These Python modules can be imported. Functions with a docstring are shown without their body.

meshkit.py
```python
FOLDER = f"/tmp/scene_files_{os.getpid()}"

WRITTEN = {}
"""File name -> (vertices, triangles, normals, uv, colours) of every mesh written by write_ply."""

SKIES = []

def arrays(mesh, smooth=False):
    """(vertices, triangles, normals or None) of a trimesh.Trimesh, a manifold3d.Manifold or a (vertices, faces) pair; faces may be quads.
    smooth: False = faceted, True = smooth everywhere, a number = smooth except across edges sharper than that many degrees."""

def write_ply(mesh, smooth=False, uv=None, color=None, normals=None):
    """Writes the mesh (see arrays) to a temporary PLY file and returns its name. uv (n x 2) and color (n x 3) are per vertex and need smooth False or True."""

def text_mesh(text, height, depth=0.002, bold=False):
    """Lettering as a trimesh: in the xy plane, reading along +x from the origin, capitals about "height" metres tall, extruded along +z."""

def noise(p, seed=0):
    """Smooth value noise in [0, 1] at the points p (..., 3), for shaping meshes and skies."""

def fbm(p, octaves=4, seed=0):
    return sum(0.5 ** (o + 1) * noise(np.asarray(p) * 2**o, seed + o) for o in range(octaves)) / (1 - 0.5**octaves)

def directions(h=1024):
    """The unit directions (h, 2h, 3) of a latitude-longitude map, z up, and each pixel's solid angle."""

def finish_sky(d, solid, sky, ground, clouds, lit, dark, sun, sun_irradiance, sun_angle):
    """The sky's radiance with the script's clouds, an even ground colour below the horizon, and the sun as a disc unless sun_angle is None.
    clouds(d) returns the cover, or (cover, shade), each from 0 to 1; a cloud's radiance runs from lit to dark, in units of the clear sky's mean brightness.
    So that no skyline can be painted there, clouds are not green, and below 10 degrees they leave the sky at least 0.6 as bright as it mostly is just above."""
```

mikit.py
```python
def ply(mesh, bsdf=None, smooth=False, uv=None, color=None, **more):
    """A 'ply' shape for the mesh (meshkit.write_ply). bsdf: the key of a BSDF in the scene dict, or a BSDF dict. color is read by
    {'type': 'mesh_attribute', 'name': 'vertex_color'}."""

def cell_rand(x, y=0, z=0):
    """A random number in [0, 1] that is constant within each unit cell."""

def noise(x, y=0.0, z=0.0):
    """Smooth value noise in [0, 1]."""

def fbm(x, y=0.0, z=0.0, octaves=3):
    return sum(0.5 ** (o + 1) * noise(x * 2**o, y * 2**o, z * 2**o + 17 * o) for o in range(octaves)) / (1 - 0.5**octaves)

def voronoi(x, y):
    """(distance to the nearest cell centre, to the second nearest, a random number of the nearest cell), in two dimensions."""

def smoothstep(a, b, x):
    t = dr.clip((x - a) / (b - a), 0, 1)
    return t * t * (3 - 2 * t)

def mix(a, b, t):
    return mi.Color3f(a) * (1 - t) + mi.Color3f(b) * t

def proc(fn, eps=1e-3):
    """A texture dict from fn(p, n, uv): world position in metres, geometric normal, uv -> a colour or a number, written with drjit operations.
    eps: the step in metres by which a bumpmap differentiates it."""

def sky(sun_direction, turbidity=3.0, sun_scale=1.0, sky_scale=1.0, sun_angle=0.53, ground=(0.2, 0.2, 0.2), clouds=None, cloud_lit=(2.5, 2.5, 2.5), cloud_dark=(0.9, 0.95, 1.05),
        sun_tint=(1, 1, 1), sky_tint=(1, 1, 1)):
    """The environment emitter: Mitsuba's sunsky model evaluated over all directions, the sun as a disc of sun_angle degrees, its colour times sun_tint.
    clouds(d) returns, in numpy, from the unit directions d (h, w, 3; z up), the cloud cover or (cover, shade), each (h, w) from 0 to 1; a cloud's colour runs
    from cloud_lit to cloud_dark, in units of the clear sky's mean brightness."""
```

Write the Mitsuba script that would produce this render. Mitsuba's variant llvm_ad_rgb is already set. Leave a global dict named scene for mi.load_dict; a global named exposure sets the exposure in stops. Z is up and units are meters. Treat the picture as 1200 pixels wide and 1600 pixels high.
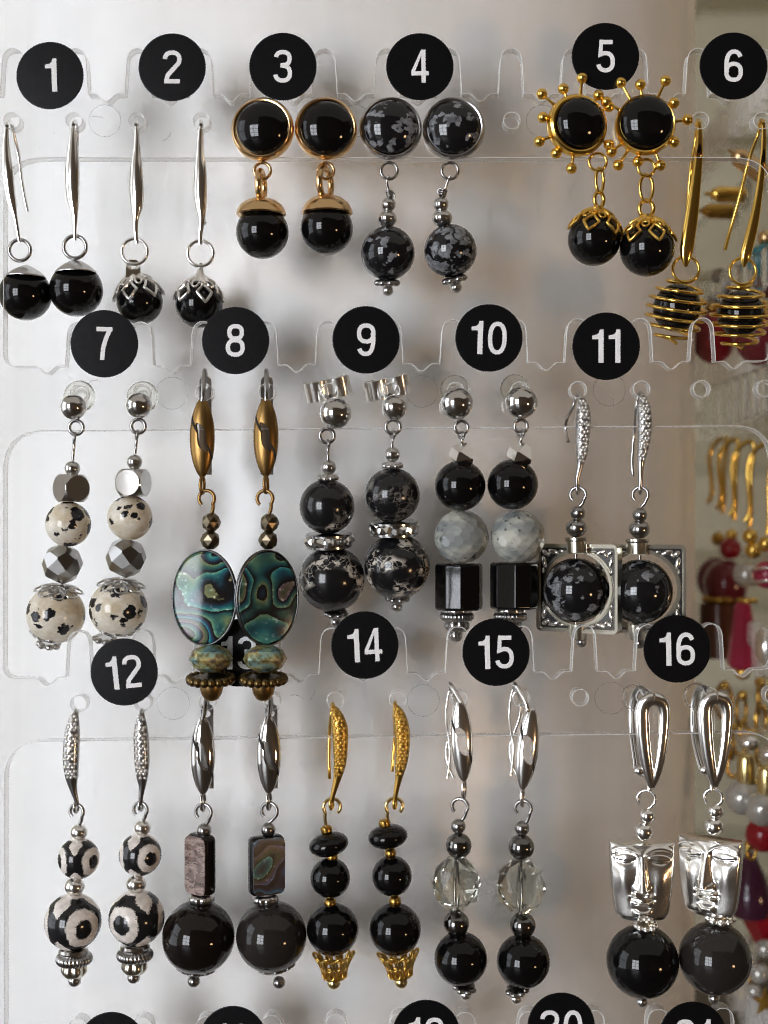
import math, random
import numpy as np, trimesh, mitsuba as mi, mikit, meshkit
import manifold3d as m3
import drjit as dr
from shapely.geometry import Polygon, Point, box
from shapely.ops import unary_union
from mikit import proc, noise, fbm, voronoi, cell_rand, smoothstep, mix

rng = random.Random(7)
T = mi.ScalarTransform4f
S = 0.00012            # one design unit (about a 0.12 mm step) in metres
D = 2100.0             # camera distance in design units
scene, labels = {}, {}

# ------------------------------------------------------------------ camera, light, exposure
exposure = 0.15
scene['camera'] = {'type': 'thinlens', 'to_world': T().look_at([0, -D * S, 0], [0, 0, 0], [0, 0, 1]),
                   'fov': 2 * math.degrees(math.atan(800 / D)), 'fov_axis': 'y', 'aperture_radius': 0.0016, 'focus_distance': (D - 8) * S,
                   'near_clip': 0.01, 'far_clip': 50.0}
scene['room_light'] = {'type': 'constant', 'radiance': {'type': 'rgb', 'value': [0.37, 0.34, 0.305]}}


def rgb(*c):
    return {'type': 'rgb', 'value': list(map(float, c))}


def add_lamp_panel(key, centre, w, h, radiance, cols, rows, gap):
    """Window panes lying in one plane, facing the display."""
    c = np.array(centre, float)
    n = -c / np.linalg.norm(c)
    x = np.cross([0, 0, 1], n); x /= np.linalg.norm(x)
    y = np.cross(n, x)
    vs, fs = [], []
    for i in range(cols):
        for j in range(rows):
            x0, x1 = -w / 2 + w * i / cols + gap / 2, -w / 2 + w * (i + 1) / cols - gap / 2
            y0, y1 = -h / 2 + h * j / rows + gap / 2, -h / 2 + h * (j + 1) / rows - gap / 2
            k = len(vs)
            vs += [c + a * x + b * y for a, b in ((x0, y0), (x1, y0), (x1, y1), (x0, y1))]
            fs += [[k, k + 1, k + 2], [k, k + 2, k + 3]]
    scene[key] = mikit.ply(trimesh.Trimesh(vs, fs, process=False), 'mat_dark', emitter={'type': 'area', 'radiance': rgb(*radiance)})
    fr = []
    def bar(a0, a1, b0, b1):
        m = trimesh.creation.box([a1 - a0, b1 - b0, 0.03])
        M = np.eye(4); M[:3, 0], M[:3, 1], M[:3, 2] = x, y, n
        M[:3, 3] = c + (a0 + a1) / 2 * x + (b0 + b1) / 2 * y - 0.02 * n
        m.apply_transform(M); fr.append(m)
    for i in range(cols + 1):
        a = -w / 2 + w * i / cols
        bar(a - gap / 2 + .001, a + gap / 2 - .001, -h / 2 - gap, h / 2 + gap)
    for j in range(rows + 1):
        b = -h / 2 + h * j / rows
        for i in range(cols):
            bar(-w / 2 + w * i / cols + gap / 2, -w / 2 + w * (i + 1) / cols - gap / 2, b - gap / 2 + .001, b + gap / 2 - .001)
    scene[key.rpartition('__')[0] + '__frame'] = mikit.ply(trimesh.util.concatenate(fr), 'mat_paint')


def dirpos(az, el, dist):
    az, el = math.radians(az), math.radians(el)
    return [dist * math.sin(az) * math.cos(el), -dist * math.cos(az) * math.cos(el), dist * math.sin(el)]


add_lamp_panel('window__pane', dirpos(-32, 3, 2.2), 0.88, 1.10, (10.7, 11.1, 11.8), 2, 3, 0.035)
labels['window'] = {'label': 'bright white framed window behind the viewer to the left', 'category': 'window'}
add_lamp_panel('window_001__pane', dirpos(-80, 6, 1.7), 1.1, 1.5, (1.9, 2.0, 2.15), 1, 2, 0.04)
labels['window_001'] = {'label': 'dimmer tall window to the left of the display, outside the view', 'category': 'window'}
bulb = trimesh.creation.icosphere(3, 0.11); bulb.apply_translation(dirpos(47, -13, 1.6))
scene['table_lamp__bulb'] = mikit.ply(bulb, 'mat_dark', True, emitter={'type': 'area', 'radiance': rgb(28.0, 17.5, 9.0)})
base_m = trimesh.creation.cylinder(0.012, 0.5); b_ = dirpos(47, -13, 1.6); base_m.apply_translation([b_[0], b_[1], b_[2] - .33])
scene['table_lamp__stem'] = mikit.ply(base_m, 'mat_dark', 30)
labels['table_lamp'] = {'label': 'small warm glowing lamp behind the viewer to the right', 'category': 'lamp'}

# ------------------------------------------------------------------ materials


def principled(color, rough=.3, metallic=0.0, spec=.5, **k):
    d = {'type': 'principled', 'base_color': color if isinstance(color, dict) else rgb(*color), 'roughness': rough, 'metallic': metallic}
    if metallic == 0: d['specular'] = spec
    d.update(k)
    return {'type': 'twosided', 'bsdf': d}


def mat(name, *a, **k):
    scene['mat_' + name] = principled(*a, **k)


mat('dark', (.02, .02, .02), .6)
mat('paint', (.6, .6, .58), .5)
mat('silver', (.93, .915, .88), .15, 1)
mat('face_silver', (.97, .955, .91), .2, 1)
mat('soft_silver', (.62, .61, .60), .34, 1)
mat('chrome', (.62, .61, .59), .07, 1)
mat('steel', (.40, .39, .38), .17, 1)
mat('gunmetal', (.20, .195, .19), .10, 1)
mat('dark_steel', (.16, .16, .165), .2, 1)
mat('gold', (.86, .56, .13), .14, 1)
mat('pale_gold', (.80, .64, .30), .16, 1)
mat('rose_gold', (.74, .50, .25), .17, 1)
mat('brass', (.27, .16, .055), .33, 1)
mat('dull_brass', (.13, .085, .032), .33, 1)
mat('pyrite', (.19, .155, .105), .2, 1)
mat('dirty_gold', (.5, .3, .07), .25, 1)
mat('black', (.003, .0028, .003), .05, spec=.36)
mat('label', (.0035, .0035, .0042), .3, spec=.2)
mat('print', (.80, .80, .80), .55)
mat('crystal_face', (.95, .95, .93), .12, 1)
scene['mat_acrylic'] = {'type': 'roughdielectric', 'int_ior': 1.49, 'ext_ior': 1.0, 'alpha': .10}
scene['mat_sheet'] = {'type': 'thindielectric', 'int_ior': 1.49, 'ext_ior': 1.0}
scene['mat_cut'] = {'type': 'blendbsdf', 'weight': .34, 'a': {'type': 'thindielectric', 'int_ior': 1.3, 'ext_ior': 1.0}, 'b': {'type': 'twosided', 'bsdf': {'type': 'principled', 'base_color': rgb(.78, .79, .78), 'roughness': .25, 'specular': .8}}}
mat('arris', (.70, .71, .70), .14, spec=.9)
scene['mat_glass'] = {'type': 'dielectric', 'int_ior': 1.52, 'ext_ior': 1.0, 'specular_transmittance': rgb(.86, .865, .815)}
scene['mat_silicone'] = {'type': 'roughdielectric', 'int_ior': 1.38, 'ext_ior': 1.0, 'alpha': .28, 'specular_transmittance': rgb(.95, .95, .92)}


def spots(x, y, z, seed, prob, r0, r1):
    """Signed distance to scattered round grains, one at most per unit cell."""
    best = mi.Float(9)
    fx, fy, fz = dr.floor(x), dr.floor(y), dr.floor(z)
    for a in (-1, 0, 1):
        for b in (-1, 0, 1):
            for c in (-1, 0, 1):
                i, j, k = fx + a, fy + b, fz + c
                h = cell_rand(i + seed, j, k)
                d = dr.sqrt(dr.square(i + cell_rand(i, j + seed, k + 7) - x) + dr.square(j + cell_rand(i + 3, j, k + seed) - y) + dr.square(k + cell_rand(i, j + 9, k + seed + 5) - z))
                best = dr.minimum(best, dr.select(h < prob, d - (r0 + (r1 - r0) * cell_rand(i + 11, j + seed, k)), 9))
    return best


def tex_obsidian(p, n, uv):
    x, y, z = p.x / S, p.y / S, p.z / S
    w = fbm(x / 7, y / 7, z / 7, 3)
    u = fbm(x / 9 + 40, y / 9, z / 9, 3)
    zone = smoothstep(.40, .62, fbm(x / 40 + 3, y / 40, z / 40 + 5, 2))
    d = spots(x / 15 + .9 * (w - .5), y / 15 + .9 * (u - .5), z / 15 + .9 * (w - u), 3, .75, .25, .72)
    m = smoothstep(.04, -.04, d + .65 * (u - .5) + .22 * (1 - zone))
    return mix((.007, .007, .008), mi.Color3f(.15, .155, .165) * (.6 + .8 * w), m * (.7 + .45 * smoothstep(.3, .6, w)))


def tex_dalmatian(p, n, uv):
    x, y, z = p.x / S, p.y / S, p.z / S
    w = fbm(x / 4, y / 4, z / 4, 2)
    u = fbm(x / 6 + 21, y / 6, z / 6, 2)
    d = spots(x / 21 + .3 * (w - .5), y / 21, z / 21 + .3 * (u - .5), 5, .72, .18, .60)
    m = smoothstep(.03, -.03, d + .34 * (u - .5))
    g = fbm(x / 30 + 5, y / 30, z / 30, 3)
    base = mix((.68, .635, .54), (.55, .47, .34), smoothstep(.4, .7, g)) * (.88 + .24 * w)
    return mix(base, (.010, .010, .012), m)


def tex_jasper(p, n, uv):
    x, y, z = p.x / S, p.y / S, p.z / S
    w = fbm(x / 10, y / 10, z / 10, 3)
    a = dr.abs(noise(x / 17 + 1.5 * w, y / 17 + 1.1, z / 17 + 1.5 * w) - .5)
    b = dr.abs(fbm(x / 9 + 31, y / 9, z / 9, 2) - .5)
    zone = smoothstep(.50, .64, fbm(x / 34 + 2.0, y / 34, z / 34 + 8.3, 2))
    zone = zone * dr.select(z > -18, mi.Float(.22), mi.Float(1.0))
    v = dr.maximum(smoothstep(.075, .03, a), smoothstep(.035, .012, b) * .8) * zone
    v = dr.maximum(v, smoothstep(.56, .62, w) * zone)
    return mix((.008, .008, .009), mi.Color3f(.50, .46, .40) * (.5 + .9 * w), v)


def tex_labradorite(p, n, uv):
    x, y, z = p.x / S, p.y / S, p.z / S
    c = fbm(x / 28, y / 28, z / 22, 4)
    d = fbm(x / 7 + 3, y / 7, z / 7, 3)
    base = mix((.20, .215, .21), (.43, .43, .37), smoothstep(.35, .65, c))
    spots = smoothstep(.60, .70, d) * smoothstep(.48, .62, fbm(x / 33 + 9, y / 33, z / 33 + 2, 2))
    return mix(base, (.035, .04, .042), spots * .85)


def shell(p, gain):
    """Layered nacre: curved growth bands, each bright at one edge and falling to dark."""
    x, y, z = p.x / S, p.y / S, p.z / S
    w1, w2 = fbm(x / 62, y / 62, z / 62 + 3, 2), fbm(x / 45 + 17, y / 45, z / 45, 2)
    f = fbm(x / 5, y / 5, z / 5, 3)
    q = 7.5 * w1 + 3.0 * w2 + x * .006 + z * .012 + .16 * (f - .5)
    i = dr.floor(q)
    t = q - i
    k = cell_rand(i, 4, 2)
    bright = smoothstep(.0, .05, t) * dr.exp(-(1.6 + 2.6 * k) * t) * smoothstep(.97, .74 - .3 * k, t)
    h = 6.3 * k + 2.6 * t + 3.0 * w2
    col = mi.Color3f(.10 + .08 * dr.cos(h + 2.6), .20 + .10 * dr.cos(h + .6), .21 + .13 * dr.cos(h - .6))
    glint = smoothstep(.60, .78, f) * smoothstep(.5, .65, w1) * .35
    return mi.Color3f(.009, .008, .008) + (col * (.5 + .9 * f) + glint) * bright * (1.9 * gain)


def tex_abalone(p, n, uv):
    return shell(p, dr.select(p.x / S + 600 < 367, mi.Float(.70), mi.Float(.42)))


def tex_dark_shell(p, n, uv):
    return shell(p, .35) + mi.Color3f(.012, .006, .003)


def tex_iris(p, n, uv):
    x, y, z = p.x / S, p.y / S, p.z / S
    f = fbm(x / 7, y / 7, z / 7, 4)
    g = fbm(x / 22 + 4, y / 22, z / 15, 2)
    h = 9 * g + 5 * f
    col = mi.Color3f(.27 + .10 * dr.cos(h), .28 + .06 * dr.cos(h - 1.4), .20 + .09 * dr.cos(h - 2.9))
    return col * (.4 + 1.0 * smoothstep(.3, .7, f))


def tex_picasso(p, n, uv):
    x, y, z = p.x / S, p.y / S, p.z / S
    f = fbm(x / 11, y / 11, z / 9, 4)
    g = dr.abs(fbm(x / 13 + 5, y / 13, z / 6, 3) - .5)
    c = mix((.34, .25, .22), (.17, .115, .10), smoothstep(.4, .62, f))
    return mix(c, (.05, .035, .03), smoothstep(.035, .008, g))


def tex_dzi(p, n, uv):
    x, z = p.x / S + 600, 800 - p.z / S
    w = fbm(p.x / S / 8, p.y / S / 8, p.z / S / 8, 2) - .5
    left, up = x < 170, z < 1390
    ph = dr.select(left, dr.select(up, mi.Float(-1.05), mi.Float(.62)), dr.select(up, mi.Float(.72), mi.Float(-.42)))
    az = dr.atan2(n.x, -n.y) - ph
    k = 2 * math.pi / 3
    az = az - dr.floor(az / k + .5) * k
    el = dr.asin(dr.clip(n.z, -1, 1)) + .05
    d = dr.sqrt(dr.square(az * dr.cos(el)) + dr.square(el * .92)) + w * .13
    cream = smoothstep(.30, .34, d) * smoothstep(.67, .63, d)
    e2 = dr.abs(az) - k / 2
    tri = smoothstep(.02, .06, dr.abs(el) - .36 - 1.1 * dr.abs(e2) * 0.9 + w * .2) * smoothstep(.52, .48, dr.abs(e2))
    cap = smoothstep(1.17, 1.2, dr.abs(el))
    m = dr.maximum(dr.maximum(cream, tri), cap)
    return mix((.010, .010, .011), mi.Color3f(.74, .68, .62) * (.93 + .5 * w), m)


def tex_cabinet_wall(p, n, uv):
    f = fbm(p.x * 3, 0, p.z * 9, 3)
    return mix((.42, .39, .28), (.52, .49, .37), f)


def tex_column(p, n, uv):
    """Faint vertical unevenness of the plastic, and a little grime."""
    f = fbm(p.x / S / 26, p.y / S / 26, p.z / S / 1400, 3)
    g = fbm(p.x / S / 150, p.y / S / 150, p.z / S / 190, 3)
    return mi.Color3f(.80, .79, .77) * (.965 + .06 * f) * (.94 + .11 * g)


mat('obsidian', proc(tex_obsidian), .07)
mat('dalmatian', proc(tex_dalmatian), .13)
mat('jasper', proc(tex_jasper), .14)
mat('labradorite', proc(tex_labradorite), .07, clearcoat=.5, clearcoat_gloss=.95)
mat('abalone', proc(tex_abalone), .10, spec=.42)
mat('iris', proc(tex_iris), .18, metallic=.55, clearcoat=1.0, clearcoat_gloss=.9)
mat('picasso', proc(tex_picasso), .35)
mat('dzi', proc(tex_dzi), .12)
mat('grey_sheen', (.019, .016, .0145), .06, spec=.38)
mat('dark_stone', (.0065, .0045, .0038), .05, spec=.38)
mat('shell_rect', proc(tex_dark_shell), .09)
mat('lint', (.25, .24, .22), .7)
mat('wall', proc(tex_cabinet_wall), .8)
mat('column', proc(tex_column), .30, spec=.5)
mat('red', (.24, .008, .014), .12)
mat('pink', (.32, .022, .06), .12)
mat('wine', (.12, .012, .018), .12)
mat('amber', (.09, .03, .015), .12)
mat('teal', (.025, .16, .19), .2)
mat('pearl', (.5, .49, .46), .14, metallic=.5)
mat('purple', (.05, .012, .03), .12)
mat('room_wall', (.09, .07, .052), .8)
mat('table', (.045, .03, .02), .45)

# ------------------------------------------------------------------ mesh helpers (design units: x right, y up, z towards the viewer)


def tm(m):
    k = m.to_mesh()
    return trimesh.Trimesh(k.vert_properties[:, :3], k.tri_verts, process=False)


def mf(mesh):
    return m3.Manifold(m3.Mesh(np.asarray(mesh.vertices, np.float32), np.asarray(mesh.faces, np.uint32)))


def cat(*ms):
    return trimesh.util.concatenate([m for m in ms if m is not None])


def move(m, x=0, y=0, z=0):
    m = m.copy(); m.apply_translation([x, y, z]); return m


def rot(m, ax, deg):
    m = m.copy(); m.apply_transform(trimesh.transformations.rotation_matrix(math.radians(deg), {'x': [1, 0, 0], 'y': [0, 1, 0], 'z': [0, 0, 1]}[ax])); return m


def scl(m, a, b, c):
    m = m.copy(); m.apply_scale([a, b, c]); return m


SPH = {k: trimesh.creation.icosphere(k, 1.0) for k in (1, 2, 3, 4)}


def ball(r, sub=None):
    m = SPH[sub if sub is not None else (4 if r > 18 else 3 if r > 6 else 2)].copy(); m.apply_scale(r); return m


def drilled(r):
    """A bead: ball with its drill hole's small flats at the two poles."""
    m = ball(r); v = m.vertices.copy(); v[:, 1] = np.clip(v[:, 1], -.982 * r, .982 * r)
    return trimesh.Trimesh(v, m.faces, process=False)


def spline(pts, n):
    from scipy.interpolate import CubicSpline, PchipInterpolator
    pts = np.asarray(pts, float)
    t = np.r_[0, np.cumsum(np.linalg.norm(np.diff(pts[:, :3], axis=0), axis=1))]
    u = np.linspace(0, t[-1], n)
    out = CubicSpline(t, pts[:, :3])(u)
    return out, (PchipInterpolator(t, pts[:, 3:])(u) if pts.shape[1] > 3 else None)


def tube(path, rad, sides=12, closed=False, flat=1.0):
    """Round tube along a polyline; flat squashes it in depth."""
    p = np.asarray(path, float); n = len(p)
    r = np.broadcast_to(np.asarray(rad, float).reshape(-1), (n,))
    d = np.roll(p, -1, 0) - np.roll(p, 1, 0) if closed else np.gradient(p, axis=0)
    d /= np.linalg.norm(d, axis=1, keepdims=True) + 1e-12
    up = np.array([0, 0, 1.0]) if abs(d[:, 2]).max() < .9 else (np.array([1.0, 0, 0]) if abs(d[:, 0]).max() < .95 else np.array([.3, .9, .3]))
    a = np.cross(up, d); a /= np.linalg.norm(a, axis=1, keepdims=True) + 1e-12
    b = np.cross(d, a)
    th = np.linspace(0, 2 * np.pi, sides, endpoint=False)
    v = p[:, None] + r[:, None, None] * (np.cos(th)[None, :, None] * a[:, None] + flat * np.sin(th)[None, :, None] * b[:, None])
    v = v.reshape(-1, 3); f = []
    for i in range(n if closed else n - 1):
        j = (i + 1) % n
        for k in range(sides):
            q = (k + 1) % sides
            f += [[i * sides + k, i * sides + q, j * sides + q], [i * sides + k, j * sides + q, j * sides + k]]
    if not closed:
        v = np.vstack([v, p[:1], p[-1:]]); c0, c1 = len(v) - 2, len(v) - 1
        for k in range(sides):
            q = (k + 1) % sides
            f += [[c0, q, k], [c1, (n - 1) * sides + k, (n - 1) * sides + q]]
    m = trimesh.Trimesh(v, f, process=False)
    if m.volume < 0: m.invert()
    return m


def wire(pts, r, n=40, sides=10, flat=1.0):
    q, w = spline(pts, n)
    return tube(q, r if w is None else w[:, 0], sides, flat=flat)


def ring(R, r, ax=None, deg=0, n=48, sides=12, gap=0.0, ry=None):
    th = np.linspace(gap / 2, 2 * np.pi - gap / 2, n, endpoint=gap > 0)
    p = np.stack([R * np.cos(th), (ry or R) * np.sin(th), 0 * th], 1)
    m = tube(p, r, sides, closed=gap == 0)
    return rot(m, ax, deg) if ax else m


def lathe(prof, n=48, mod=None):
    """Profile of (radius, y) turned about the y axis; mod(theta, i) scales the radius."""
    prof = np.asarray(prof, float); th = np.linspace(0, 2 * np.pi, n, endpoint=False)
    v = []
    for i, (r, y) in enumerate(prof):
        k = np.ones(n) if mod is None else mod(th, i)
        v.append(np.stack([r * k * np.cos(th), np.full(n, y), -r * k * np.sin(th)], 1))
    v = np.vstack(v); f = []
    for i in range(len(prof) - 1):
        for a in range(n):
            b = (a + 1) % n
            f += [[i * n + a, i * n + b, (i + 1) * n + b], [i * n + a, (i + 1) * n + b, (i + 1) * n + a]]
    m = trimesh.Trimesh(v, f, process=False)
    if m.volume < 0: m.invert()
    return m


def arc(cx, cy, r, a0, a1, n):
    return [(cx + r * math.cos(math.radians(a)), cy + r * math.sin(math.radians(a))) for a in np.linspace(a0, a1, n)]


def dome_cap(r, ang, th=2.0, lip=1.5, top=0):
    """Bell cap: shell hugging the upper part of a bead of radius r down to the polar angle ang."""
    out = [((r + th) * math.sin(a), (r + th) * math.cos(a) + top * (1 - a / math.radians(ang)) ** 2) for a in np.linspace(.0005, math.radians(ang), 14)]
    x, y = out[-1]
    out += [(x + lip, y - 1.0), (x + lip * .8, y - 2.4), ((r + .2) * math.sin(math.radians(ang)), y - 2.2)]
    return lathe(out)


def filigree(prof, n, half, r, shape='loop', a0=0.0, s0=.25, s1=1.0, stems=True):
    """Open-work cap of wire loops on the surface prof(s) -> (radius, y)."""
    parts = []
    for k in range(n):
        ph = a0 + 2 * math.pi * k / n
        pts = []
        m = 28 if shape == 'loop' else 24
        for t in np.linspace(0, 2 * math.pi, m, endpoint=False):
            if shape == 'loop': c, w = math.cos(t), math.sin(t)
            else:
                q = t / (math.pi / 2); i = int(q); f = q - i
                A = [(1, 0), (0, 1), (-1, 0), (0, -1), (1, 0)]
                c, w = A[i][0] * (1 - f) + A[i + 1][0] * f, A[i][1] * (1 - f) + A[i + 1][1] * f
            s = (s0 + s1) / 2 - (s1 - s0) / 2 * c
            R, y = prof(s)
            pts.append((R * math.cos(ph + half * w), y, -R * math.sin(ph + half * w)))
        parts.append(tube(pts, r, 8, closed=True))
        if stems:
            st = [(prof(s)[0] * math.cos(ph), prof(s)[1], -prof(s)[0] * math.sin(ph)) for s in np.linspace(0, s0, 6)]
            parts.append(tube(st, r * 1.9, 8))
    return cat(*parts)


def daisy(hw, n=7, flat=.8):
    br = hw * math.sin(math.pi / n) / (1 + math.sin(math.pi / n)) * 1.03
    ps = [move(scl(ball(br, 3), 1, flat, 1), (hw - br) * math.cos(2 * math.pi * k / n + .3), 0, (hw - br) * math.sin(2 * math.pi * k / n + .3)) for k in range(n)]
    return rot(cat(lathe([(.01, br * .5), (hw - br, br * .5), (hw - br, -br * .5), (.01, -br * .5)], 24), *ps), 'x', 12)


def donut(hw, hh, n=48, ribs=0, amp=.07):
    prof = [(.01, hh * .8)] + [(hw - hh + hh * math.cos(a), hh * math.sin(a)) for a in np.linspace(math.pi / 2, -math.pi / 2, 13)] + [(.01, -hh * .8)]
    if not ribs: return lathe(prof, n)
    return lathe(prof, ribs * 6, lambda th, i: 1 + amp * (np.abs(np.cos(th * ribs / 2)) - .6) * (0 if i in (0, 14) else 1))


def bell(hw, h, lobes=6):
    prof = [(.01, h / 2), (hw * .72, h / 2), (hw * .95, h * .3), (hw, 0), (hw * .86, -h * .3), (hw * .5, -h / 2), (.01, -h / 2)]
    from scipy.interpolate import PchipInterpolator
    t = np.arange(7); u = np.linspace(0, 6, 31)
    pr = np.stack([PchipInterpolator(t, np.array(prof)[:, 0])(u), PchipInterpolator(t, np.array(prof)[:, 1])(u)], 1)
    return lathe(pr, 72, lambda th, i: 1 - .16 * (1 - np.abs(np.cos(th * lobes / 2))) * math.sin(math.pi * i / 30) ** .5)


def hull(pts):
    return trimesh.convex.convex_hull(np.asarray(pts, float))


def fire_polish(hw, hh, n=7, hole=.35):
    """Faceted bead of rings of facets."""
    pts = []
    for lat, off in ((-.93, 0), (-.58, .5), (0, 0), (.58, .5), (.93, 0)):
        rr = hw * math.sqrt(max(0, 1 - lat * lat)) * (1.0 if abs(lat) < .9 else 1.0)
        for k in range(n):
            a = 2 * math.pi * (k + off) / n
            pts.append((rr * math.cos(a), hh * lat * 1.02, rr * math.sin(a)))
    return hull(pts)


def facet_sphere(r, n, seed=1, jit=.1):
    g = np.random.default_rng(seed); i = np.arange(n) + .5
    ph, y = np.arccos(1 - 2 * i / n), math.pi * (1 + 5 ** .5) * i
    v = np.stack([np.cos(y) * np.sin(ph), np.cos(ph), np.sin(y) * np.sin(ph)], 1) + g.normal(0, jit / math.sqrt(n), (n, 3))
    v /= np.linalg.norm(v, axis=1, keepdims=True)
    # planes with these normals: intersect half spaces through the dual hull
    h = hull(v); c = h.triangles_center; nn = h.face_normals
    return hull(nn / (nn * c).sum(1)[:, None] * r * .96)


def rounded_box(w, h, d, b, seg=16):
    ms = [m3.Manifold.sphere(b, seg).translate([sx * (w / 2 - b), sy * (h / 2 - b), sz * (d / 2 - b)]) for sx in (-1, 1) for sy in (-1, 1) for sz in (-1, 1)]
    return tm(m3.Manifold.batch_hull(ms))


def extrude(poly, z0, z1):
    ps = [trimesh.creation.extrude_polygon(g, z1 - z0, engine='earcut') for g in getattr(poly, 'geoms', [poly]) if g.area > 1e-6]
    return move(cat(*ps), 0, 0, z0)


# ------------------------------------------------------------------ putting things into the scene
used = {}


def fresh(key):
    k = used.get(key, -1) + 1
    used[key] = k
    return key if k == 0 else f'{key}_{k:03d}'


def to_world(v, t):
    k = (D - t) / D
    v = np.asarray(v, float)
    return np.stack([(v[:, 0] - 600) * k * S, -(t + v[:, 2] * k) * S, (800 + v[:, 1]) * k * S], 1)


class Thing:
    """A top-level object whose parts are given by design position (x right, y down) and distance t before the panel's front."""
    def __init__(self, name, label, category, group=None, t=0.0, kind=None):
        self.key, self.t = fresh(name), t
        labels[self.key] = {'label': label, 'category': category}
        if group: labels[self.key]['group'] = group
        if kind: labels[self.key] = {'kind': kind}

    def at(self, y):
        if not isinstance(self.t, (list, tuple)): return self.t
        return float(np.interp(y, [a for a, _ in self.t], [b for _, b in self.t]))

    def add(self, part, mesh, material, x=0, y=0, z=0, smooth=40, parent=None, t=None, label=None, kind=None):
        """mesh is centred on its own origin and put at (x, y); or, with x = y = 0, already holds design positions (y up = -y)."""
        m = move(mesh, x, -y, z)
        if t is None: t = self.at(-m.bounds.mean(0)[1])
        key = fresh((parent or self.key) + ('__' + part if part else ''))
        w = trimesh.Trimesh(to_world(m.vertices, t), m.faces, process=False)
        scene[key] = mikit.ply(w, 'mat_' + material, smooth)
        if label or kind:
            labels[key] = {k: v for k, v in (('label', label), ('kind', kind)) if v}
        return key


def seen(p):
    """(x, y up, z, ...) whose x, y are as seen from the front -> true position at depth z."""
    k = (D - p[2]) / D
    return (600 + (p[0] - 600) * k, -800 + (p[1] + 800) * k, *p[2:])


def Y(pts):
    """Design points (x, y down[, z[, r]]) -> (x, y up, z[, r])."""
    return [(p[0], -p[1], *(p[2:] if len(p) > 2 else (0,))) for p in pts]


# ------------------------------------------------------------------ setting: wall, white column, table
def quad(key, pts, material, label=None, kind='structure', category=None):
    scene[key] = mikit.ply(trimesh.Trimesh(np.array(pts, float), [[0, 1, 2], [0, 2, 3]], process=False), 'mat_' + material)
    labels[key] = {'kind': kind} if kind else {'label': label, 'category': category}


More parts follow.
